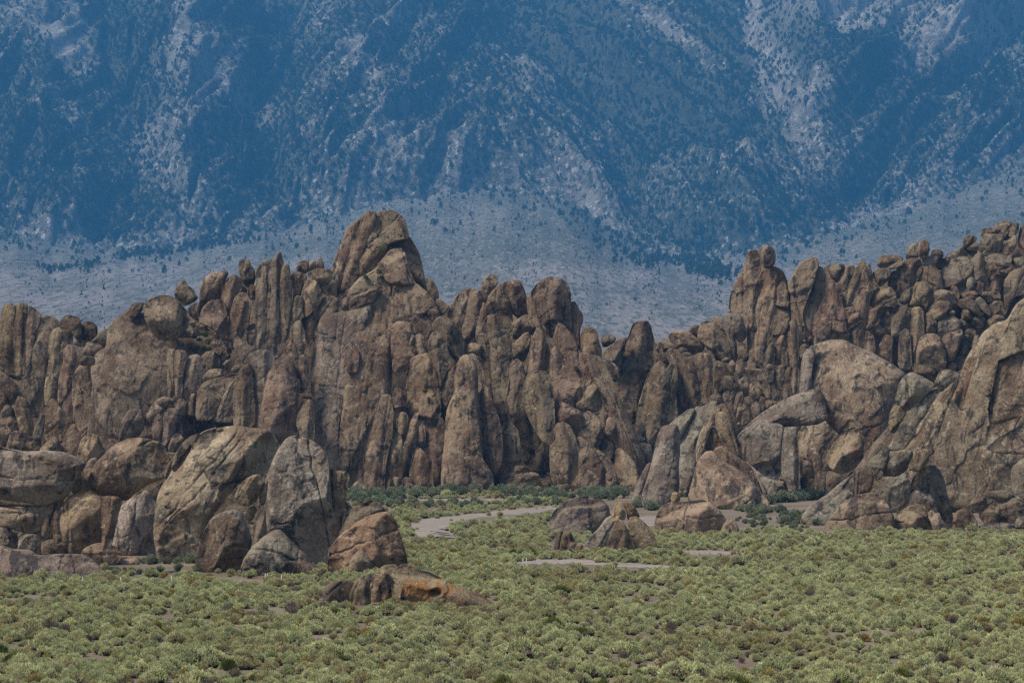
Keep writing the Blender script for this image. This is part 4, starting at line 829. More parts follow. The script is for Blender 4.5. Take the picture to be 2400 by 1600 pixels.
VEG = [  # (line, width, amount): dark woods and brush (+), pale open rock (-)
    ([(230, 20), (300, 110), (360, 190), (420, 250)], 60, .55), ([(150, 210), (240, 280), (330, 330)], 45, .3), ([(0, 300), (120, 360)], 45, .35),
    ([(640, 60), (655, 200), (650, 330), (680, 430)], 42, .6), ([(700, 120), (800, 110), (920, 80)], 40, .5), ([(760, 170), (700, 240)], 35, .4), ([(560, 60), (500, 30)], 40, .3),
    ([(1130, 20), (1240, 90), (1350, 180)], 60, .4), ([(1290, 20), (1400, 120), (1560, 230), (1780, 300)], 75, .75), ([(1660, 10), (1710, 100), (1745, 190)], 60, .7), ([(1500, 280), (1650, 320)], 60, .4),
    ([(1850, 190), (1930, 215), (2030, 240)], 38, .7), ([(2080, 160), (2250, 120), (2400, 60)], 22, .5), ([(1950, 280), (2150, 330), (2350, 300)], 60, .2), ([(1500, 560), (1700, 570), (1950, 520)], 45, .35), ([(640, 400), (560, 510), (480, 560)], 45, .35),
    ([(470, 40), (430, 180), (470, 230), (430, 330), (380, 370)], 50, -.5), ([(560, 220), (620, 250)], 35, -.45), ([(430, 440), (470, 500)], 50, -.3), ([(20, 90), (150, 100)], 40, -.5), ([(170, 120), (190, 150)], 35, -.6), ([(740, 50), (800, 40)], 35, -.45),
    ([(950, 110), (860, 140), (790, 200), (735, 250)], 34, -.5), ([(880, 240), (900, 330)], 60, -.25), ([(1400, -20), (1485, 56), (1608, 148), (1700, 190)], 16, -.75), ([(1745, 275), (1830, 250), (1890, 300), (1870, 360)], 42, -.55),
    ([(1350, 480), (1450, 530), (1560, 580)], 50, -.35), ([(2120, 210), (2230, 170), (2330, 150)], 28, -.35), ([(1780, 420), (1820, 480)], 60, -.2)]
def veg_map(px, py, R):
    wx = 26*fbm(np.stack([px/90, py/90, 0*px+2.9], -1).reshape(-1, 3), 3).reshape(px.shape); wy = 26*fbm(np.stack([px/90, py/90, 0*px+6.9], -1).reshape(-1, 3), 3).reshape(px.shape)
    v = 0.64-0.0015*(R/FAR-10)-.3*(1-sstep(0, 90, yb_of(px)-py))+0.42*fbm(np.stack([px/130, py/90, 0*px+4.4], -1).reshape(-1, 3), 4).reshape(px.shape)
    for line, w, a in VEG: v = v+(a if a > 0 else .9*a)*np.exp(-(seg_dist(px+wx, py+wy, line)/w)**2)
    return np.clip(v, 0, 1.15)
def bare_map(px, py):
    """how much naked cliff and scree shows"""
    wx = 40*fbm(np.stack([px/120, py/120, 0*px+2.2], -1).reshape(-1, 3), 3).reshape(px.shape)
    b = np.zeros(px.shape)
    for cx, cy, rx, ry, a in [(1960, 60, 130, 110, 1), (2230, 120, 200, 60, .9), (2360, 40, 90, 80, .9), (100, 30, 120, 50, .7), (160, 140, 60, 40, .8), (590, 230, 70, 45, .5), (440, 230, 60, 60, .45), (360, 330, 50, 50, .5), (2050, 150, 110, 50, .7), (1240, 210, 60, 40, .3), (1880, 300, 40, 60, .5)]:
        b = np.maximum(b, a*np.exp(-(((px+wx-cx)/rx)**2+((py+wx*0.6-cy)/ry)**2)**1.5))
    d = seg_dist(px+wx*0.3, py, [(1745, -150), (1775, 60), (1800, 170), (1825, 245)])
    b = np.maximum(b, 0.75*np.exp(-(d/(26+0.08*np.clip(py, 0, 300)))**4))
    return np.clip(b, 0, 1)
def slope_point(px, py):
    D = Dm(py); R = relief(px, py)*sstep(0, 90, yb_of(px)-py+25)
    P = unproj(px, py, D); P[..., 1] -= R*0.55; P[..., 2] += R*0.75
    return P
def fan_point(px, t):
    yb = yb_of(px); D2 = Dm(yb); z2 = EYE+(HOR-yb)/F*D2
    D = 2400+(D2-2400)*t
    z = 72+(z2-72)*t
    P = np.stack([(px-1200)/F*D, D, z + 1.2*np.sin(px/37.0)*t*(1-t)], -1)
    fy = HOR-(z-EYE)/D*F
    R = (relief(px, fy)*sstep(0, 90, 25.0))*sstep(0.25, 1.0, t)
    P[..., 1] -= R*0.55; P[..., 2] += R*0.75
    return P
pxm = np.linspace(-1500, 3900, 541)
t = np.linspace(0, 1, 90)
PX, TT = np.meshgrid(pxm, t)
P = fan_point(PX, TT)
me = mesh_np('alluvial_fan', P.reshape(-1, 3), grid_faces(*PX.shape), M_FAN)
fy = HOR-(P[..., 2]-EYE)/P[..., 1]*F
pl = sstep(590, 640, fy+30*fbm(np.stack([PX/140, fy/25, 0*PX], -1).reshape(-1, 3), 3).reshape(PX.shape))
me.attributes.new('plain', 'FLOAT', 'POINT').data.foreach_set('value', pl.ravel().astype(np.float32))
tag(link(bpy.data.objects.new('alluvial_fan', me)), kind='structure')
pxm = np.concatenate([np.linspace(-1500, -140, 60), np.linspace(-130, 2530, 620), np.linspace(2545, 3900, 60)])
t = np.linspace(0, 1, 200)
PX, TT = np.meshgrid(pxm, t); PY = yb_of(PX)+(-330-yb_of(PX))*TT
P = slope_point(PX, PY)
me = mesh_np('mountain_slope', P.reshape(-1, 3), grid_faces(*PX.shape), M_MTN)
at = me.attributes.new('veg', 'FLOAT', 'POINT'); at.data.foreach_set('value', veg_map(PX, PY, relief(PX, PY)).ravel().astype(np.float32))
at = me.attributes.new('bare', 'FLOAT', 'POINT'); at.data.foreach_set('value', bare_map(PX, PY).ravel().astype(np.float32))
tag(link(bpy.data.objects.new('mountain_slope', me)), kind='structure')

# ---------------------------------------------------------------- dirt roads
def ribbon(name, pts, label):
    """closed outline in photograph pixels on the flat -> thin sheet following the ground"""
    pts = np.array(pts, float); n = len(pts)//2
    a = pts[:n]; b = pts[n:][::-1]
    s = np.linspace(0, 1, 60); u = np.linspace(0, 1, n)
    A = np.stack([np.interp(s, u, a[:, k]) for k in (0, 1)], -1); B = np.stack([np.interp(s, u, b[:, k]) for k in (0, 1)], -1)
    for _ in range(5):
        for Q in (A, B): Q[1:-1] = (Q[:-2]+2*Q[1:-1]+Q[2:])/4
    A[:, 1] += 1.2*rng.normal(size=60); B[:, 1] += 1.2*rng.normal(size=60)
    rows = []
    for w in np.linspace(0, 1, 7):
        q = A+(B-A)*w; D = groundD(q[:, 1]); x = (q[:, 0]-1200)/F*D
        edge = 1-abs(2*w-1)
        rows.append(np.stack([x, D, gz(x, D)+0.02+0.10*edge], -1))
    V = np.stack(rows, 0)
    o = link(bpy.data.objects.new(name, mesh_np(name, V.reshape(-1, 3), grid_faces(7, 60), M_ROAD)))
    return tag(o, kind='structure')
ROADS = [[(985, 1258), (965, 1243), (962, 1225), (985, 1212), (1100, 1203), (1230, 1192), (1330, 1184), (1330, 1192), (1240, 1202), (1120, 1210), (1060, 1222), (1055, 1238), (1060, 1250), (1075, 1262)],
         [(1210, 1318), (1270, 1311), (1350, 1310), (1440, 1314), (1560, 1322), (1640, 1328), (1640, 1331), (1560, 1331), (1440, 1326), (1350, 1321), (1260, 1322), (1205, 1323)],
         [(1595, 1288), (1650, 1288), (1700, 1291), (1750, 1295), (1750, 1299), (1700, 1299), (1650, 1298), (1590, 1296)],
         [(1480, 1210), (1520, 1208), (1560, 1206), (1560, 1232), (1520, 1233), (1475, 1228)],
         [(900, 1178), (960, 1172), (1060, 1170), (1180, 1168), (1180, 1172), (1060, 1175), (960, 1178), (900, 1184)]]
for r in ROADS: ribbon('dirt_road', r, None)

# ---------------------------------------------------------------- rock meshes
_box = {}
def box_lattice(nx, ny, nz):
    key = (nx, ny, nz)
    if key in _box: return _box[key]
    Vs, Fs, o = [], [], 0
    n = {0: nx, 1: ny, 2: nz}
    for ax in range(3):
        a, b = [k for k in range(3) if k != ax]
        for side in (0, n[ax]):
            I, J = np.meshgrid(np.arange(n[a]+1), np.arange(n[b]+1), indexing='ij')
            v = np.zeros((I.size, 3), int); v[:, a] = I.ravel(); v[:, b] = J.ravel(); v[:, ax] = side
            q = (np.arange(n[a])[:, None]*(n[b]+1)+np.arange(n[b])[None, :]).ravel()
            f = np.stack([q, q+n[b]+1, q+n[b]+2, q+1], -1)
            flip = (side == 0) ^ (ax == 1)
            Vs.append(v); Fs.append((f[:, ::-1] if flip else f)+o); o += len(v)
    Vv = np.concatenate(Vs); Ff = np.concatenate(Fs)
    code = (Vv[:, 0]*1000+Vv[:, 1])*1000+Vv[:, 2]
    _, first, inv = np.unique(code, return_index=True, return_inverse=True)
    c = Vv[first]/np.array([nx, ny, nz])*2-1
    c = np.tan(c*math.pi/4*0.92)/math.tan(math.pi/4*0.92)
    d = c/np.linalg.norm(c, axis=1, keepdims=True)
    _box[key] = (d.astype(np.float64), inv.ravel()[Ff])
    return _box[key]
def normals(V, Fq):
    a = V[Fq[:, 2]]-V[Fq[:, 0]]; b = V[Fq[:, 3]]-V[Fq[:, 1]]
    fn = np.cross(a, b); N = np.zeros_like(V)
    for k in range(4):
        for c in range(3): N[:, c] += np.bincount(Fq[:, k], fn[:, c], len(V))
    return N/(np.linalg.norm(N, axis=1, keepdims=True)+1e-9)
def chaikin(p, k=0.17):
    q = np.roll(p, -1, 0); return np.stack([p+(q-p)*k, p+(q-p)*(1-k)], 1).reshape(-1, 2)
def inside(poly, X, Y):
    r = np.zeros(X.shape, bool)
    for (x0, y0), (x1, y1) in zip(poly, np.roll(poly, -1, 0)):
        c = (y0 > Y) != (y1 > Y)
        r ^= c & (X < (x1-x0)*(Y-y0)/(y1-y0+1e-12)+x0)
    return r
def centroid(p):
    q = np.roll(p, -1, 0); c = p[:, 0]*q[:, 1]-q[:, 0]*p[:, 1]; A = c.sum()/2
    return np.array([((p[:, 0]+q[:, 0])*c).sum(), ((p[:, 1]+q[:, 1])*c).sum()])/(6*A), abs(A)

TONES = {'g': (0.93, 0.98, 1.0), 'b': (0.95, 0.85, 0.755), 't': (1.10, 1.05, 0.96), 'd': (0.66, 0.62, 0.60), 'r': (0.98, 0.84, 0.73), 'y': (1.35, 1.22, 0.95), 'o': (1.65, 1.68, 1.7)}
RAYS = 512
def build_rock(poly_px, D, ht, kind, r, hollow=None, grow=1.035):
    """returns local vertices, faces and the world position of the rock's centre"""
    p = chaikin(poly_px); c, A = centroid(p)
    m = D/F                                   # metres per pixel at that distance
    q = (p-c)*np.array([m, -m])               # right, up
    cov = np.cov(q.T); w, E = np.linalg.eigh(cov)       # E[:,1] = long axis
    if E[1, 1] < 0: E[:, 1] *= -1
    if E[0, 0] < 0: E[:, 0] *= -1
    loc = q@E*grow; half = np.abs(loc).max(0)*0.98
    ln = loc/half
    th = np.linspace(-math.pi, math.pi, RAYS, endpoint=False); R = np.zeros(RAYS)
    d = np.stack([np.cos(th), np.sin(th)], -1)
    for a, b in zip(ln, np.roll(ln, -1, 0)):
        e = b-a; den = d[:, 0]*e[1]-d[:, 1]*e[0]
        den = np.where(np.abs(den) < 1e-9, 1e-9, den)
        tt = (a[0]*e[1]-a[1]*e[0])/den; s = (a[0]*d[:, 1]-a[1]*d[:, 0])/den
        ok = (tt > 0) & (s >= -1e-6) & (s <= 1+1e-6)
        R = np.where(ok, np.maximum(R, tt), R)
    R = np.where(R <= 0.05, 0.05, R)
    dpx = half*2/m                            # extents in photograph pixels
    n = lambda e: int(np.clip(round(e*0.27), 5, 150))
    ext = np.array([dpx[0], ht*2/m, dpx[1]])
    D3, Fq = box_lattice(n(ext[0]), int(np.clip(round(ext[1]*0.2), 5, 60)), n(ext[2]))
    a, y, b = D3[:, 0], D3[:, 1], D3[:, 2]
    rr = np.hypot(a, b); ang = np.arctan2(b, a)
    Rt = np.interp(ang, np.append(th, math.pi), np.append(R, R[0]))
    pw = {'b': 0.95, 'f': 0.85, 's': 0.82, 'p': 0.9, 'm': 0.88}[kind]; qw = {'b': 0.82, 'f': 0.62, 's': 0.60, 'p': 0.75, 'm': 0.66}[kind]
    s = rr**pw; cs, sn = a/(rr+1e-9), b/(rr+1e-9)
    N3 = np.stack([cs*s*Rt, np.sign(y)*np.abs(y)**qw, sn*s*Rt], -1)
    # split faces: flat cuts through the rounded body
    planes = []
    if kind == 'f':                            # fins and pillars: two tall faces that meet in an arris
        for sg in (-1, 1):
            t1 = sg*math.radians(r.uniform(18, 52)); planes.append((np.array([math.sin(t1), -math.cos(t1), r.normal()*.12]), r.uniform(.42, .66)))
    if kind == 's': planes.append((np.array([r.normal()*.12, -1, r.uniform(.0, .25)]), r.uniform(.55, .7)))
    for k in range({'b': 5, 'f': 3, 's': 4, 'p': 4, 'm': 3}[kind]):
        v = r.normal(size=3); v[1] = -abs(v[1])-0.35; planes.append((v, r.uniform(.58, .88) if kind != 'm' else r.uniform(.72, .95)))
    front = N3[:, 1] < 0
    for v, dd in planes:
        v = v/np.linalg.norm(v); yp = (dd-N3[:, 0]*v[0]-N3[:, 2]*v[2])/v[1]
        N3[:, 1] = np.where(front, np.minimum(np.maximum(N3[:, 1], yp), np.maximum(N3[:, 1], -0.10)), N3[:, 1])
    V = N3*np.array([half[0], ht, half[1]])
    sz = math.sqrt(half[0]*half[1]); mn = min(half[0], ht)
    N = normals(V, Fq)
    off = r.uniform(0, 60, 3)
    # relief: swells, hollows, weathered grain (longer along the long axis for fins)
    st = np.array([1, 1, 0.42]) if kind == 'f' else np.array([1, 1, 0.8])
    amp = min({'b': 0.09, 'f': 0.15, 's': 0.10, 'p': 0.12, 'm': .08}[kind]*mn, 0.8)
    disp = amp*fbm(V*st/(sz*0.75)+off, 2)
    sil = 0.22+0.78*np.abs(N[:, 1])           # keep the outline calmer than the faces
    V = V+N*(disp*sil)[:, None]
    disp = np.zeros(len(V))
    f2 = fbm(V*st/(sz*0.28)+off+7, 4, 2.2, 0.52)
    disp += min({'b': 0.030, 'f': 0.055, 's': 0.035, 'p': 0.05, 'm': .022}[kind]*mn, 0.22)*f2
    crv = perlin(V*st*np.array([1, 1, .6])/(sz*0.45)+off+21)
    disp -= min({'b': .012, 'f': .03, 's': .018, 'p': 0, 'm': .012}[kind]*mn, .10)*np.clip(np.abs(crv)*-9+1, 0, 1)   # creases
    # exfoliation sheets: low terraces with ragged edges
    for k in range({'b': 2, 'f': 1, 's': 3, 'p': 0, 'm': 3}[kind]):
        f = fbm(V/(sz*1.1)+off+31*(k+1), 4, 2.2, 0.45)
        hgt = min(0.03*sz, 0.20)*r.uniform(.5, 1.2)
        disp += hgt*(sstep(-0.012, 0.012, f-r.uniform(-.15, .2))-0.5)
    # joints: narrow clefts
    an, bn = V[:, 0]/half[0], V[:, 2]/half[1]
    cell = 3.2*m
    def cleft(co, w, dep): return -dep*np.exp(-(co/w)**2)
    jn = {'b': 1, 'f': 1, 's': 1, 'p': 0, 'm': 1}[kind] + (1 if dpx.max() > 220 and kind != 'b' else 0)
    for k in range(jn):
        a0 = r.uniform(-.75, .75)
        wob = 0.16*perlin(np.stack([0*bn+k*3.3+off[0], bn*1.6+off[1], 0*bn], -1)) + 0.05*perlin(np.stack([0*bn+k*5.3, bn*6+off[1], 0*bn+2], -1))
        fade = sstep(0, .35, np.abs(bn-r.uniform(-1.4, 1.4))+.1)
        co = (an-a0-wob)*half[0]
        disp += cleft(co, max(cell*0.42, 0.06), (.5 if kind == 'm' else 1)*r.uniform(.10, .34)*min(1.0, mn*0.35)+.04)*fade
    for k in range({'b': 1, 'f': 2, 's': 1, 'p': 0, 'm': 1}[kind]):
        ph = r.uniform(-.6, .6); b0 = r.uniform(-.8, .8)
        co = (bn-b0-ph*an*half[0]/half[1]-0.09*perlin(np.stack([an*2.2+off[2], 0*an+k, 0*an], -1))-0.03*perlin(np.stack([an*9+off[2], 0*an+k, 0*an], -1)))*half[1]
        fade = sstep(-.2, .2, an-r.uniform(-.8, .4)) if r.random() < .5 else sstep(-.2, .2, r.uniform(-.4, .8)-an)
        disp += cleft(co, max(cell*0.40, 0.06), r.uniform(.08, .25)*min(1.0, mn*0.35)+.04)*fade
    # pits
    pit = perlin(V/(0.22*sz+0.3)+off+50)
    disp -= min(0.03*mn, .12)*sstep(.40, .58, pit)
    if hollow is not None:
        w2 = V[:, :1]*E[:, 0]+V[:, 2:]*E[:, 1]; hx = c[0]+w2[:, 0]/m; hy = c[1]-w2[:, 1]/m
        e = np.hypot((hx-hollow[0])/17, (hy-hollow[1])/11+0.15*np.sin(hx/6.0))
        disp -= 0.75*(1-sstep(.55, 1.05, e))*(V[:, 1] < 0)
    V = V+normals(V, Fq)*(disp*sil)[:, None]
    lean = {'b': 0.05, 'f': 0.16, 's': 0.34, 'p': 0.0, 'm': 0.3}[kind]
    out = np.empty_like(V)
    out[:, 0] = V[:, 0]*E[0, 0]+V[:, 2]*E[0, 1]
    out[:, 2] = V[:, 0]*E[1, 0]+V[:, 2]*E[1, 1]
    out[:, 1] = V[:, 1]+lean*out[:, 2]
    ctr = unproj(np.array(c[0]), np.array(c[1]), D)
    # turn the rock to face the eye so that its outline stays true off axis
    yaw = math.atan2(ctr[0], ctr[1]); cy, sy = math.cos(yaw), math.sin(yaw)
    x, yy = out[:, 0].copy(), out[:, 1].copy()
    out[:, 0] = x*cy+yy*sy; out[:, 1] = -x*sy+yy*cy
    return out, Fq, ctr

rocks = []; gid = None
for line in ROCKS.strip().splitlines():
    if line.startswith('@'):
        h = line[1:].split(' ', 4)
        gid = dict(id=h[0], D=float(h[1]), parent=h[2], tones=h[3], label=h[4] if len(h) > 4 else None, root=None)
        continue
    head, rest = line.split(':', 1); cr, kind, tone = head.split()
    f = [s.strip() for s in rest.split('|')]
    x0, y0, sc = CROP[cr]
    poly = np.array([[float(v) for v in w.split(',')] for w in f[0].split()])/sc+np.array([x0, y0])
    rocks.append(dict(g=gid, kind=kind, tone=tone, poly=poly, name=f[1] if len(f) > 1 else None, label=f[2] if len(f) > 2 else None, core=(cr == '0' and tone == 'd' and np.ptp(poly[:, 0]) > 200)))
GX, GY = np.meshgrid(np.arange(-60, 2464, 6.0), np.arange(480, 1460, 6.0))
for r_ in rocks:
    p = r_['poly']; r_['mask'] = np.zeros(GX.shape, bool)
    lo, hi = p.min(0), p.max(0)
    sub = (GX >= lo[0]) & (GX <= hi[0]) & (GY >= lo[1]) & (GY <= hi[1])
    r_['mask'][sub] = inside(p, GX[sub], GY[sub]); r_['n'] = max(1, r_['mask'].sum()); r_['bb'] = (lo, hi)
    c, A = centroid(p); cov = np.cov((chaikin(p)-c).T); w = np.sqrt(np.linalg.eigvalsh(cov))
    r_['ht'] = min(0.80*w[0]*1.4*r_['g']['D']/F, 8.0 if not r_['core'] else 4.0)
EFF = {'f': .62, 's': .62, 'b': .80, 'p': .8, 'm': .72}
for ri in rocks:                               # how far the face bulges at each cell of its outline
    c, A = centroid(ri['poly']); iy, ix = np.nonzero(ri['mask']); qx, qy = GX[iy, ix]-c[0], GY[iy, ix]-c[1]
    pa = np.arctan2(ri['poly'][:, 1]-c[1], ri['poly'][:, 0]-c[0]); pr = np.hypot(*(ri['poly']-c).T)
    o_ = np.argsort(pa); rad = np.interp(np.arctan2(qy, qx), np.r_[pa[o_]-2*math.pi, pa[o_], pa[o_]+2*math.pi], np.tile(pr[o_], 3))
    f_ = np.clip(np.hypot(qx, qy)/rad, 0, 1)
    ri['bulge'] = np.zeros(GX.shape, np.float32); ri['bulge'][iy, ix] = (1-f_**2)**.4
for ri in rocks:
    if ri['g']['id'] == 'rslab' and ri['kind'] == 'm': ri['ht'] *= .42 if ri['n'] < 3500 else .8
for i, ri in enumerate(rocks):
    D = ri['g']['D']+0.3*(i % 5)
    yb_ = ri['poly'][:, 1].max()
    if yb_ > 1150 and ri['g']['id'] != 'rubble' and groundD(yb_-6) < ri['g']['D']*1.16: D = max(D, groundD(yb_-6))
    up_ = HOR+F*EYE/ri['g']['D']-yb_           # outcrops lean back: what sits higher sits deeper
    if up_ > 0 and not ri['core']: D += {'crag': .55, 'lcrag': .4, 'ridge': .15, 'pillar': .3}.get(ri['g']['id'], .4)*up_*ri['g']['D']/F
    for rj in rocks[:i]:
        if (ri['bb'][0] > rj['bb'][1]).any() or (rj['bb'][0] > ri['bb'][1]).any(): continue
        both = ri['mask'] & rj['mask'] & (rj['bulge'] > .3)
        ov = both.sum()
        if ov > 0.05*min(ri['n'], rj['n']) and ov >= 2:
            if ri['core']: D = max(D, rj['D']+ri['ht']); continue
            need = rj['D']-EFF[rj['kind']]*rj['ht']*rj['bulge'][both]+EFF[ri['kind']]*ri['ht']*ri['bulge'][both]
            D = max(D, float(np.percentile(need, 80))+0.12*rj['ht'], rj['D']+(.32 if ri['g']['id'] == 'crag' else .42)*ri['ht'])
    ri['D'] = D
roots = {}
for i, ri in enumerate(rocks):
    r = np.random.default_rng(1000+i); g = ri['g']
    V, Fq, ctr = build_rock(ri['poly'], ri['D'], ri['ht'], ri['kind'], r, (1020, 1386) if ri['tone'] == 'o' and ri['poly'][:, 0].max() > 1100 else None, 1.07 if g['id'] in ('crag', 'lcrag') and ri['kind'] in 'fms' else 1.035)
    gap = V[:, 2].min()+ctr[2]-float(gz(np.array(ctr[0]), np.array(ctr[1])))
    if -0.3 < gap < 1.6 and ri['D'] < 480:
        h_ = np.ptp(V[:, 2])
        if gap > .35*h_: ctr[2] -= gap+.12*h_
        else: V[:, 2] -= (gap+.4)*np.clip(1-(V[:, 2]-V[:, 2].min())/(.6*h_), 0, 1)**1.5
    nm = ri['name'] or ('bedrock' if ri['core'] else {'f': 'rock_fin', 's': 'rock_slab', 'm': 'rock_slab', 'b': 'boulder', 'p': 'stone'}[ri['kind']])
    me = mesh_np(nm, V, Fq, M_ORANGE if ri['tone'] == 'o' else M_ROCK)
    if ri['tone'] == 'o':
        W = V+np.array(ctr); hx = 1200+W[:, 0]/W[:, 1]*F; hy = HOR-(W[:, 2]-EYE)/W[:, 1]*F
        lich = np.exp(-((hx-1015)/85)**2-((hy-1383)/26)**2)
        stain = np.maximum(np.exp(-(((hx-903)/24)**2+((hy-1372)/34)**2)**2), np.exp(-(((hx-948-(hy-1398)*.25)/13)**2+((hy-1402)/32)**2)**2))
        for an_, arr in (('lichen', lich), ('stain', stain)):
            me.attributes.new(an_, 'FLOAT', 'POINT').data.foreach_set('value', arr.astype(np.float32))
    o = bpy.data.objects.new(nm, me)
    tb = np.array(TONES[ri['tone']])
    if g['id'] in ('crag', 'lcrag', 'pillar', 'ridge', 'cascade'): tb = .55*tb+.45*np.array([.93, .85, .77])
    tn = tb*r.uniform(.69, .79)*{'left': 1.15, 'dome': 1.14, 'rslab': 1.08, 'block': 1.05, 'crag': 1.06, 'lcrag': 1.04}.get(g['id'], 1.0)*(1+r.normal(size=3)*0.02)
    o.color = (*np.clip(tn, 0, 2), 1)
    if g['parent'] == '-':
        o.location = ctr; link(o)
        if ri['label']: tag(o, ri['label'], 'outcrop' if nm == 'rock_outcrop' else 'boulder')
        else:
            lab, grp, cat = SHARED[g['id']]; tag(o, lab, cat, grp)
    else:
        if g['root'] is None:
            g['root'] = empty(g['parent'], (ctr[0], ctr[1], 0.0)); tag(g['root'], g['label'], 'rock outcrop')
        root = g['root']
        o.location = np.array(ctr)-np.array(root.location); link(o, root)
print('rocks', len(rocks), 'tris', sum(2*len(o.data.polygons) for o in S.objects if o.type == 'MESH'))

# ---------------------------------------------------------------- plants
protos = bpy.data.collections.new('plant_meshes')
def shrub_mesh(name, seed, mat, n=230, leaf=0.13, wide=0.045, flatz=0.72, core=0.55, lumps=7, up=0.5, woodmat=None):
    """a dome of leafy sprigs over a twiggy heart; about one metre across"""
    r = np.random.default_rng(seed); V, Fc, mi = [], [], []
    la = r.uniform(0, 6.283, lumps); lq = .27*np.sqrt(r.uniform(0, 1, lumps)); lq[0] = .04
    L = np.stack([lq*np.cos(la), lq*np.sin(la), .34-1.05*lq**1.2+r.uniform(-.05, .05, lumps)], -1); Lr = r.uniform(.18, .27, lumps)
    for k in range(n):
        j = r.integers(lumps); d = r.normal(size=3); d[2] = abs(d[2])*0.95-0.35; d /= np.linalg.norm(d)
        p = L[j]+d*Lr[j]*r.uniform(.75, 1.1); p[2] = max(0.02, p[2]*flatz/0.72)
        g = d*0.8+np.array([0, 0, up])+r.normal(size=3)*0.25; g /= np.linalg.norm(g)
        s = np.cross(g, r.normal(size=3)); s /= np.linalg.norm(s); l = leaf*r.uniform(.6, 1.25); w = wide*r.uniform(.7, 1.3)
        for q in range(2):
            if q: s = np.cross(g, s)
            b = len(V); V += [p-s*w*0.5-g*l*.25, p+s*w*0.5-g*l*.25, p+s*w*.75+g*l*.45, p+g*l, p-s*w*.75+g*l*.45]
            Fc += [(b, b+1, b+2), (b, b+2, b+4), (b+4, b+2, b+3)]; mi += [0]*3
    for j in range(lumps):
        b = len(V); rad = Lr[j]*core*1.35; ring = 6
        V.append(L[j]*np.array([1, 1, flatz/0.72])+np.array([0, 0, rad]))
        for k in range(ring): V.append(L[j]*np.array([1, 1, flatz/.72])+rad*np.array([math.cos(k*6.283/ring), math.sin(k*6.283/ring), r.uniform(-.2, .2)]))
        V.append(np.array([L[j][0]*.6, L[j][1]*.6, -0.05]))
        for k in range(ring):
            Fc += [(b, b+1+k, b+1+(k+1) % ring), (b+ring+1, b+1+(k+1) % ring, b+1+k)]; mi += [1, 1]
    me = mesh_np(name, np.array(V), np.array(Fc), mat, smooth=False)
    me.materials.append(woodmat or M_WOOD); me.polygons.foreach_set('material_index', np.array(mi, np.int32))
    return me
def tree_mesh(name, seed, tall=1.0, n=90, squat=False):
    """small pinyon or juniper, one metre high: tapered trunk and clumps of foliage faces"""
    r = np.random.default_rng(seed); V, Fc, mi = [], [], []
    for k in range(n):
        h = r.uniform(.08, 1.0)**0.9; rad = (0.36*(1-h)**0.65+0.05) if not squat else 0.45*math.sqrt(max(0.02, 1-(h-.35)**2/0.45))
        a = r.uniform(0, 6.283); q = rad*math.sqrt(r.uniform(.25, 1)); p = np.array([q*math.cos(a), q*math.sin(a), h])
        s = r.normal(size=3); s /= np.linalg.norm(s); u = np.cross(s, r.normal(size=3)); u /= np.linalg.norm(u); l = r.uniform(.08, .16)
        b = len(V); V += [p-s*l, p+u*l*.8, p+s*l, p-u*l*.8]; Fc += [(b, b+1, b+2), (b, b+2, b+3)]; mi += [0, 0]
    b = len(V)
    for k in range(5): V += [np.array([.05*math.cos(k*1.2566), .05*math.sin(k*1.2566), -.25])]
    V += [np.array([0, 0, .8])]
    for k in range(5): Fc += [(b+k, b+(k+1) % 5, b+5)]; mi += [1]
    me = mesh_np(name, np.array(V), np.array(Fc), M_PINE, smooth=False); me.materials.append(M_WOOD)
    me.polygons.foreach_set('material_index', np.array(mi, np.int32)); return me

SAGE = [shrub_mesh('sagebrush', 10+k, M_SAGE, n=620, leaf=.085, wide=.022, lumps=6+k % 4, flatz=.60+.06*(k % 4), up=.8) for k in range(8)]
RABB = [shrub_mesh('rabbitbrush', 40+k, M_RABBIT, n=520, leaf=.07, wide=.025, lumps=6) for k in range(3)]
GREEN = [shrub_mesh('green_shrub', 60+k, M_GREEN, n=600, leaf=.17, wide=.02, up=1.1, lumps=7) for k in range(3)]
DRY = [shrub_mesh('dry_shrub', 80+k, M_DRY, n=420, leaf=.16, wide=.012, up=.6, lumps=6, core=.3) for k in range(2)]
DARK = [shrub_mesh('dark_shrub', 100+k, M_DARKSAGE, n=750, leaf=.08, wide=.028, lumps=9, flatz=.8) for k in range(4)]
TREES = [tree_mesh('pinyon_tree', 130+k, n=90, squat=(k % 2 == 1)) for k in range(6)]

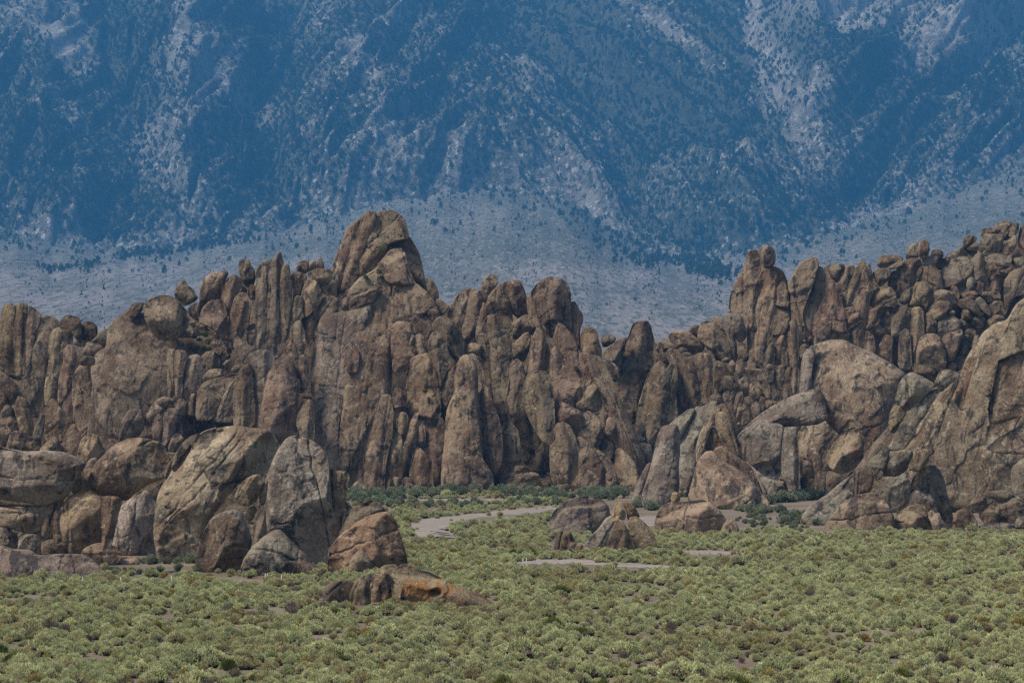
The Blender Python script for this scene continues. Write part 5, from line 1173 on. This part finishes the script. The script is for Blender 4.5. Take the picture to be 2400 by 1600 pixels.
def scatter(name, P, sc, rz, vi, meshes, label, cat):
    """one uncountable mass: points that carry instances of a few plant meshes"""
    col = bpy.data.collections.new(name+'_kinds')
    for k, m in enumerate(meshes):
        col.objects.link(bpy.data.objects.new('%s_kind_%02d' % (name, k), m))
    me = bpy.data.meshes.new(name); me.vertices.add(len(P)); me.vertices.foreach_set('co', np.asarray(P, np.float32).ravel())
    for nm, ty, arr in (('size', 'FLOAT', np.asarray(sc, np.float32)), ('turn', 'FLOAT', np.asarray(rz, np.float32)), ('which', 'INT', np.asarray(vi, np.int32))):
        me.attributes.new(nm, ty, 'POINT').data.foreach_set('value', arr)
    o = link(bpy.data.objects.new(name, me))
    ng = bpy.data.node_groups.new(name, 'GeometryNodeTree')
    ng.interface.new_socket('Geometry', in_out='INPUT', socket_type='NodeSocketGeometry'); ng.interface.new_socket('Geometry', in_out='OUTPUT', socket_type='NodeSocketGeometry')
    N, L = ng.nodes, ng.links
    gi, go = N.new('NodeGroupInput'), N.new('NodeGroupOutput'); ip = N.new('GeometryNodeInstanceOnPoints'); ci = N.new('GeometryNodeCollectionInfo')
    ci.inputs['Collection'].default_value = col; ci.inputs['Separate Children'].default_value = True; ci.inputs['Reset Children'].default_value = True
    def attr(nm, ty):
        a = N.new('GeometryNodeInputNamedAttribute'); a.data_type = ty; a.inputs['Name'].default_value = nm; return a.outputs['Attribute']
    L.new(gi.outputs[0], ip.inputs['Points']); L.new(ci.outputs[0], ip.inputs['Instance']); ip.inputs['Pick Instance'].default_value = True
    L.new(attr('which', 'INT'), ip.inputs['Instance Index']); L.new(attr('size', 'FLOAT'), ip.inputs['Scale'])
    cx = N.new('ShaderNodeCombineXYZ'); L.new(attr('turn', 'FLOAT'), cx.inputs['Z']); L.new(cx.outputs[0], ip.inputs['Rotation'])
    L.new(ip.outputs[0], go.inputs[0])
    md = o.modifiers.new('scatter', 'NODES'); md.node_group = ng
    return tag(o, label, cat, kind='stuff')
def plant(name, me, p, sc, rz, label, cat, group=None, flat=None):
    o = bpy.data.objects.new(name, me); o.location = p; o.rotation_euler = (0, 0, rz)
    o.scale = (sc, sc, sc*(flat or 1.0)); link(o); return tag(o, label, cat, group)

# --- the sage flat
def in_poly_px(px, py, polys):
    r = np.zeros(px.shape, bool)
    for q in polys: r |= inside(np.array(q, float), px, py)
    return r
foot = np.zeros(GX.shape, bool)
cand = []
y = 124.0
while y < 470:
    w = 0.205*y; stp = 0.76+0.0005*y
    xs = np.arange(-w, w, stp); xs = xs+rng.uniform(-.55, .55, len(xs))*stp
    cand.append(np.stack([xs, y+rng.uniform(-.6, .6, len(xs))*stp], -1)); y += stp
C = np.concatenate(cand); x, y = C[:, 0], C[:, 1]
pxg = 1200+x/y*F; pyg = HOR+EYE/y*F
rp = [[(a[0], a[1]) for a in r] for r in ROADS]; hb = 0.42*F/y
keep = ~(in_poly_px(pxg, pyg, rp) | in_poly_px(pxg, pyg-hb*.5, rp) | in_poly_px(pxg, pyg-hb, rp))
clump = fbm(np.stack([x/7, y/9, 0*x+.5], -1), 3)
dens = 1.0+0.4*clump
dens = np.where(pyg < 1247, np.where((pxg > 800) & (pxg < 1330), 0.62+.4*clump, 0.0), dens)
dens = np.where((pyg < 1195) & (pxg > 930), dens*0.8, dens)
dens = np.where((pxg < 760) & (pyg < 1362+0.0*pxg), 0.38, dens)
ex_ = in_poly_px(pxg+8*clump, pyg+6*clump, [[(735, 1395), (1180, 1395), (1180, 1428), (735, 1424)], [(1285, 1270), (1545, 1270), (1545, 1298), (1285, 1296)], [(1530, 1240), (1740, 1240), (1740, 1254), (1530, 1254)]])
dens = np.where(ex_, .05, dens)
dens = np.where((pxg < 930) & (pyg < 1335), np.where(pxg < 800, 0.0, dens*0.3), dens)
bp = np.zeros(len(x))
for cx_, cy_, rx_, ry_ in [(590, 1572, 120, 9), (900, 1440, 60, 6), (2260, 1500, 70, 7), (2080, 1330, 40, 5), (1780, 1560, 80, 7), (240, 1500, 50, 6)]: bp = np.maximum(bp, 1.3-np.hypot((pxg-cx_)/rx_, (pyg-8-cy_)/ry_))
dens = np.where(bp+.5*fbm(np.stack([x/3, y/6, 0*x+2.5], -1), 3) > .3, .03, dens)
dens = np.where(fbm(np.stack([x/5, y/14, 0*x+6.5], -1), 2) > 0.50, dens*0.12, dens)     # bare patches
keep |= (rng.random(len(x)) < .04)
keep &= rng.random(len(x)) < dens
x, y, pxg, pyg, clump = x[keep], y[keep], pxg[keep], pyg[keep], clump[keep]
z = gz(x, y)
kind = rng.random(len(x)); sc = rng.lognormal(0, .30, len(x))*0.72+.1*clump
isr = kind < 0.075; isg = (kind > .075) & (kind < .086); isd = (kind > .086) & (kind < .135); iss = ~(isr | isg | isd)
rz = rng.uniform(0, 6.283, len(x)); vi = rng.integers(0, 100, len(x))
inview = (pxg > 0) & (pxg < 2400) & (pyg-0.3*F/y < 1600)
order = np.argsort(y)
def split(mask, nmax):
    idx = order[mask[order] & inview[order]][:nmax]
    rest = mask.copy(); rest[idx] = False
    return idx, np.nonzero(rest)[0]
def flora(mask, meshes, name, label, group, cat, stuff_name, stuff_label, nmax=300, smul=1.0):
    idx, rest = split(mask, nmax)
    for i in idx: plant(name, meshes[vi[i] % len(meshes)], (x[i], y[i], z[i]), sc[i]*smul, rz[i], label, cat, group)
    if len(rest): scatter(stuff_name, np.stack([x, y, z], -1)[rest], sc[rest]*smul, rz[rest], vi[rest] % len(meshes), meshes, stuff_label, cat)
flora(iss, SAGE, 'sagebrush', 'grey green sagebrush in the nearest rows of the flat', 'nearest sagebrush', 'shrub', 'sagebrush_flat', 'grey green sagebrush covering the flat beyond the nearest rows', 300)
flora(isr, RABB, 'rabbitbrush', 'low shrub with yellow blooms among the nearest sagebrush', 'nearest yellow shrubs', 'shrub', 'rabbitbrush_flat', 'yellow blooming shrubs dotted over the farther flat', 120, .8)
flora(isg, GREEN, 'green_shrub', 'bright green shrub among the grey sagebrush of the flat', 'green shrubs on the flat', 'shrub', 'green_shrub_flat', 'bright green shrubs dotted over the farther flat', 120, .95)
flora(isd, DRY, 'dry_shrub', 'dry brown leafless shrub among the nearest sagebrush', 'nearest dry shrubs', 'shrub', 'dry_shrub_flat', 'dry brown shrubs dotted over the farther flat', 120, .8)
print('sage', iss.sum(), 'all', len(x))

# --- darker shrubs along the foot of the rocks
def at_ground(px_, py_):
    D = groundD(py_); xx = (px_-1200)/F*D; return np.array([xx, D, float(gz(np.array(xx), np.array(D)))])
def dark_row(pts, n, s0, s1, label, group, jit=4):
    pts = np.array(pts, float); L = np.concatenate([[0], np.cumsum(np.hypot(*np.diff(pts, axis=0).T))])
    for k in range(n):
        s = rng.uniform(0, L[-1]); px_ = np.interp(s, L, pts[:, 0])+rng.uniform(-8, 8); py_ = np.interp(s, L, pts[:, 1])+rng.uniform(-jit, jit)
        plant('dark_shrub', DARK[rng.integers(4)], at_ground(px_, py_), rng.uniform(s0, s1), rng.uniform(0, 6.28), label, 'shrub', group)
dark_row([(820, 1168), (950, 1168), (1100, 1163), (1250, 1160), (1390, 1163), (1470, 1165)], 95, 1.3, 2.6, 'dark green shrub in the row at the foot of the tall crag', 'shrubs at the crag foot', 7)
dark_row([(820, 1180), (1000, 1186), (1150, 1183), (1300, 1178)], 50, 1.0, 1.7, 'grey green shrub between the crag and the dirt road', 'shrubs above the dirt road', 6)
dark_row([(1485, 1185), (1530, 1192), (1545, 1200)], 12, 1.2, 1.9, 'dark green shrub at the left foot of the grooved dome', 'shrubs left of the dome', 5)
dark_row([(1720, 1215), (1800, 1222), (1880, 1240), (1760, 1238)], 40, .5, 1.1, 'low green shrub on the bare ground left of the great slab', 'low shrubs on the bare ground', 10)
dark_row([(1690, 1192), (1780, 1198), (1830, 1195)], 16, 1.0, 1.9, 'dark green shrub at the right foot of the grooved dome', 'shrubs right of the dome', 5)
dark_row([(1790, 1178), (1850, 1172), (1930, 1165)], 20, 1.5, 2.6, 'tall dark shrub below the grey block outcrop', 'shrubs below the block outcrop', 5)
dark_row([(1815, 1228), (1850, 1222), (1900, 1226), (1930, 1232)], 24, 1.3, 2.2, 'blue green shrub in the thicket left of the great slab', 'thicket left of the great slab', 6)
dark_row([(1450, 1150), (1480, 1130)], 6, 1.6, 2.6, 'dark shrub in the corner between crag and dome', 'shrubs between crag and dome', 5)
dark_row([(330, 1318), (380, 1316), (450, 1322)], 12, .7, 1.2, 'small green shrub at the foot of the huge leaning boulder', 'shrubs under the huge boulder', 5)
# small green plants rooted in the crag
def on_rock(px_, py_, rock_front, s, label):
    P = unproj(np.array(px_), np.array(py_), rock_front)
    plant('ledge_shrub', GREEN[rng.integers(3)], P, s, rng.uniform(0, 6.28), label, 'shrub', 'plants on the crag ledges')
def surf_D(px_, py_):
    """distance of the nearest rock face along that direction"""
    best = 1e9
    for ri in rocks:
        if inside(ri['poly'], np.array([px_]), np.array([py_]))[0]: best = min(best, ri['D']-0.75*ri['ht'])
    return best if best < 1e8 else 470.0
for px_, py_, s in [(455, 793, 1.1), (468, 800, 1.0), (480, 790, 1.4), (488, 806, 1.3), (500, 772, .9), (485, 776, 1.0), (465, 818, .9), (478, 822, 1.1), (490, 820, .8), (896, 590, 1.3), (888, 642, 1.2), (856, 652, .9), (890, 655, .8), (996, 920, .9), (917, 1035, .8), (1350, 868, 1.1), (1242, 1058, 1.2), (1125, 693, .6), (1047, 1075, .8), (1715, 880, 1.0), (1775, 865, 1.2), (2270, 812, 1.0), (2262, 746, .9), (2300, 742, 1.2)]:
    on_rock(px_, py_, surf_D(px_, py_), s, 'small green plant growing from a crack in the rocks')

chips = [o for o in S.objects if o.name.startswith('rubble_stone')]
for k in range(70):
    px_ = rng.uniform(800, 1480); P = at_ground(px_, rng.uniform(1150, 1172)); s_ = chips[rng.integers(len(chips))]
    o = s_.copy(); link(o); o.scale = [rng.uniform(.18, .55)*v for v in (1, 1, .8)]; o.location = (P[0], P[1], P[2]+.05); o.rotation_euler = (0, 0, rng.uniform(0, 6.28))
# --- white marker posts
def post_mesh():
    w, h = .04, .66; V, Fc = [], []
    prof = [(w, 0), (w, h-.12), (w*.55, h)]
    for rr, zz in prof:
        for k in range(8): V.append((rr*math.cos(k*.7854+.39), rr*math.sin(k*.7854+.39), zz))
    for j in range(2):
        for k in range(8): Fc.append((j*8+k, j*8+(k+1) % 8, j*8+8+(k+1) % 8, j*8+8+k))
    V.append((0, 0, h+.02)); c = len(V)-1
    for k in range(8): Fc.append((16+k, 16+(k+1) % 8, c, c))
    return mesh_np('marker_post', V, Fc, M_POST, smooth=False)
pm = post_mesh()
for px_, py_, lab in [(194, 1371, 'white marker post in the sage before the long grey slab'), (283, 1371, 'white marker post right of the long grey slab end'), (402, 1369, 'white marker post before the huge leaning boulder'),
                      (622, 1363, 'left post of the close white pair before the pointed boulder'), (627, 1363, 'right post of the close white pair before the pointed boulder'), (660, 1366, 'white marker post at the right foot of the pointed boulder'),
                      (1226, 1325, 'left of two pale posts where the track begins'), (1234, 1324, 'right of two pale posts where the track begins')]:
    o = bpy.data.objects.new('marker_post', pm); o.location = at_ground(px_, py_+2); link(o); tag(o, lab, 'post')

# --- trees on the fan and the mountain
n = 95000
tpx = rng.uniform(-180, 2580, n); tpy = rng.uniform(-60, 640, n)
yb = yb_of(tpx); on_m = tpy < yb
R = relief(tpx, tpy); bare = bare_map(tpx, tpy)
d = veg_map(tpx, tpy, R)**1.6*1.05+.06
spur = np.exp(-(((tpx-1120)/260)**2+((tpy-470)/110)**2)**2)
d = d*(1-.5*spur)*(1-0.88*bare)
d *= sstep(-10, 70, yb-tpy+10)*0.8+0.2
acc = on_m & (rng.random(n) < np.clip(d, 0.02, .95)*0.55)
PT = slope_point(tpx[acc], tpy[acc])
# the fan: a sprinkling, with tree lines along the washes
m = 2600
fpx = rng.uniform(-100, 2500, m); ft = rng.uniform(.42, 1, m)**.7
P2 = fan_point(fpx, ft); fpy = HOR-(P2[:, 2]-EYE)/P2[:, 1]*F
fd = 0.05+0.3*sstep(.7, 1, ft)+.35*np.exp(-((fpx-1400)/130)**2)*sstep(.5, .8, ft)+.25*np.clip(fbm(np.stack([fpx/90, fpy/25, 0*fpx], -1), 2), 0, 1)
for line, w, a in [([(270, 606), (450, 580), (600, 562)], 11, 1), ([(100, 640), (220, 620)], 8, .6), ([(1600, 612), (1660, 630), (1720, 650)], 16, 1), ([(1050, 600), (1300, 605), (1560, 615)], 14, .5), ([(1150, 640), (1320, 650)], 12, .3)]:
    fd += a*np.exp(-(seg_dist(fpx, fpy, line)/w)**2)
P2 = P2[rng.random(m) < fd]
ex = []
for line, cnt, jx, jy in [([(270, 606), (450, 580), (600, 562)], 95, 9, 7), ([(1610, 618), (1660, 632), (1720, 650)], 110, 14, 12), ([(100, 640), (220, 622)], 30, 6, 4), ([(1480, 612), (1640, 612)], 60, 8, 8)]:
    L = np.array(line, float); s = np.sort(rng.uniform(0, 1, cnt)); u = np.linspace(0, 1, len(L))
    qx = np.interp(s, u, L[:, 0])+rng.normal(size=cnt)*jx; qy = np.interp(s, u, L[:, 1])+rng.normal(size=cnt)*jy
    lo, hi = np.full(cnt, .05), np.ones(cnt)
    for _ in range(26):
        mid = (lo+hi)/2; PP = fan_point(qx, mid); yy = HOR-(PP[:, 2]-EYE)/PP[:, 1]*F
        up = yy > qy; lo = np.where(up, mid, lo); hi = np.where(up, hi, mid)
    ex.append(fan_point(qx, (lo+hi)/2))
m2 = 7000
fpx = rng.uniform(-150, 2550, m2); fpx = fpx+60*np.sin(fpx/23.0); P3 = fan_point(fpx, rng.uniform(0.0, 1, m2)**.5)     # low brush on the fan
ALL = np.concatenate([PT, P2]+ex+[P3])
ts = rng.lognormal(0, .3, len(ALL))*3.5*FAR; ts[-m2:] *= rng.uniform(.14, .34, m2); tr = rng.uniform(0, 6.283, len(ALL)); tv = rng.integers(0, len(TREES), len(ALL))
app = ts/ALL[:, 1]; vis = np.abs(ALL[:, 0]/ALL[:, 1]*F) < 1190
vpy = HOR-(ALL[:, 2]-EYE)/ALL[:, 1]*F; vis &= (vpy > 12) & (vpy < 640)
big = np.argsort(-np.where(vis, app, 0))[:300]
for i in big:
    plant('pinyon_tree', TREES[tv[i]], ALL[i], ts[i], tr[i], 'small dark pinyon standing out on the far fan and slope', 'tree', 'pinyons that stand out on the far slope')
rest = np.ones(len(ALL), bool); rest[big] = False
scatter('pinyon_wood', ALL[rest], ts[rest], tr[rest], tv[rest], TREES, 'scattered dark pinyon wood covering the far mountain slope', 'wood')
print('trees', len(ALL))

# ---------------------------------------------------------------- the blue air between the rocks and the mountain
hv = [(sx*3200, yv, zv) for zv in (-30, 1420) for yv in (-200, 7200) for sx in (-1, 1)]
me = bpy.data.meshes.new('haze')
me.from_pydata(hv, [], [(0, 2, 3, 1), (4, 5, 7, 6), (0, 1, 5, 4), (2, 6, 7, 3), (0, 4, 6, 2), (1, 3, 7, 5)])
hm = bpy.data.materials.new('haze'); hm.use_nodes = True; hn = hm.node_tree.nodes; hn.clear()
ho = hn.new('ShaderNodeOutputMaterial'); pv = hn.new('ShaderNodeVolumePrincipled')
pv.inputs['Color'].default_value = (0.10, 0.45, 0.97, 1); pv.inputs['Density'].default_value = 0.95e-4
hm.node_tree.links.new(pv.outputs[0], ho.inputs['Volume']); me.materials.append(hm)
tag(link(bpy.data.objects.new('haze', me)), 'thin blue evening haze over the valley', 'haze', kind='stuff')
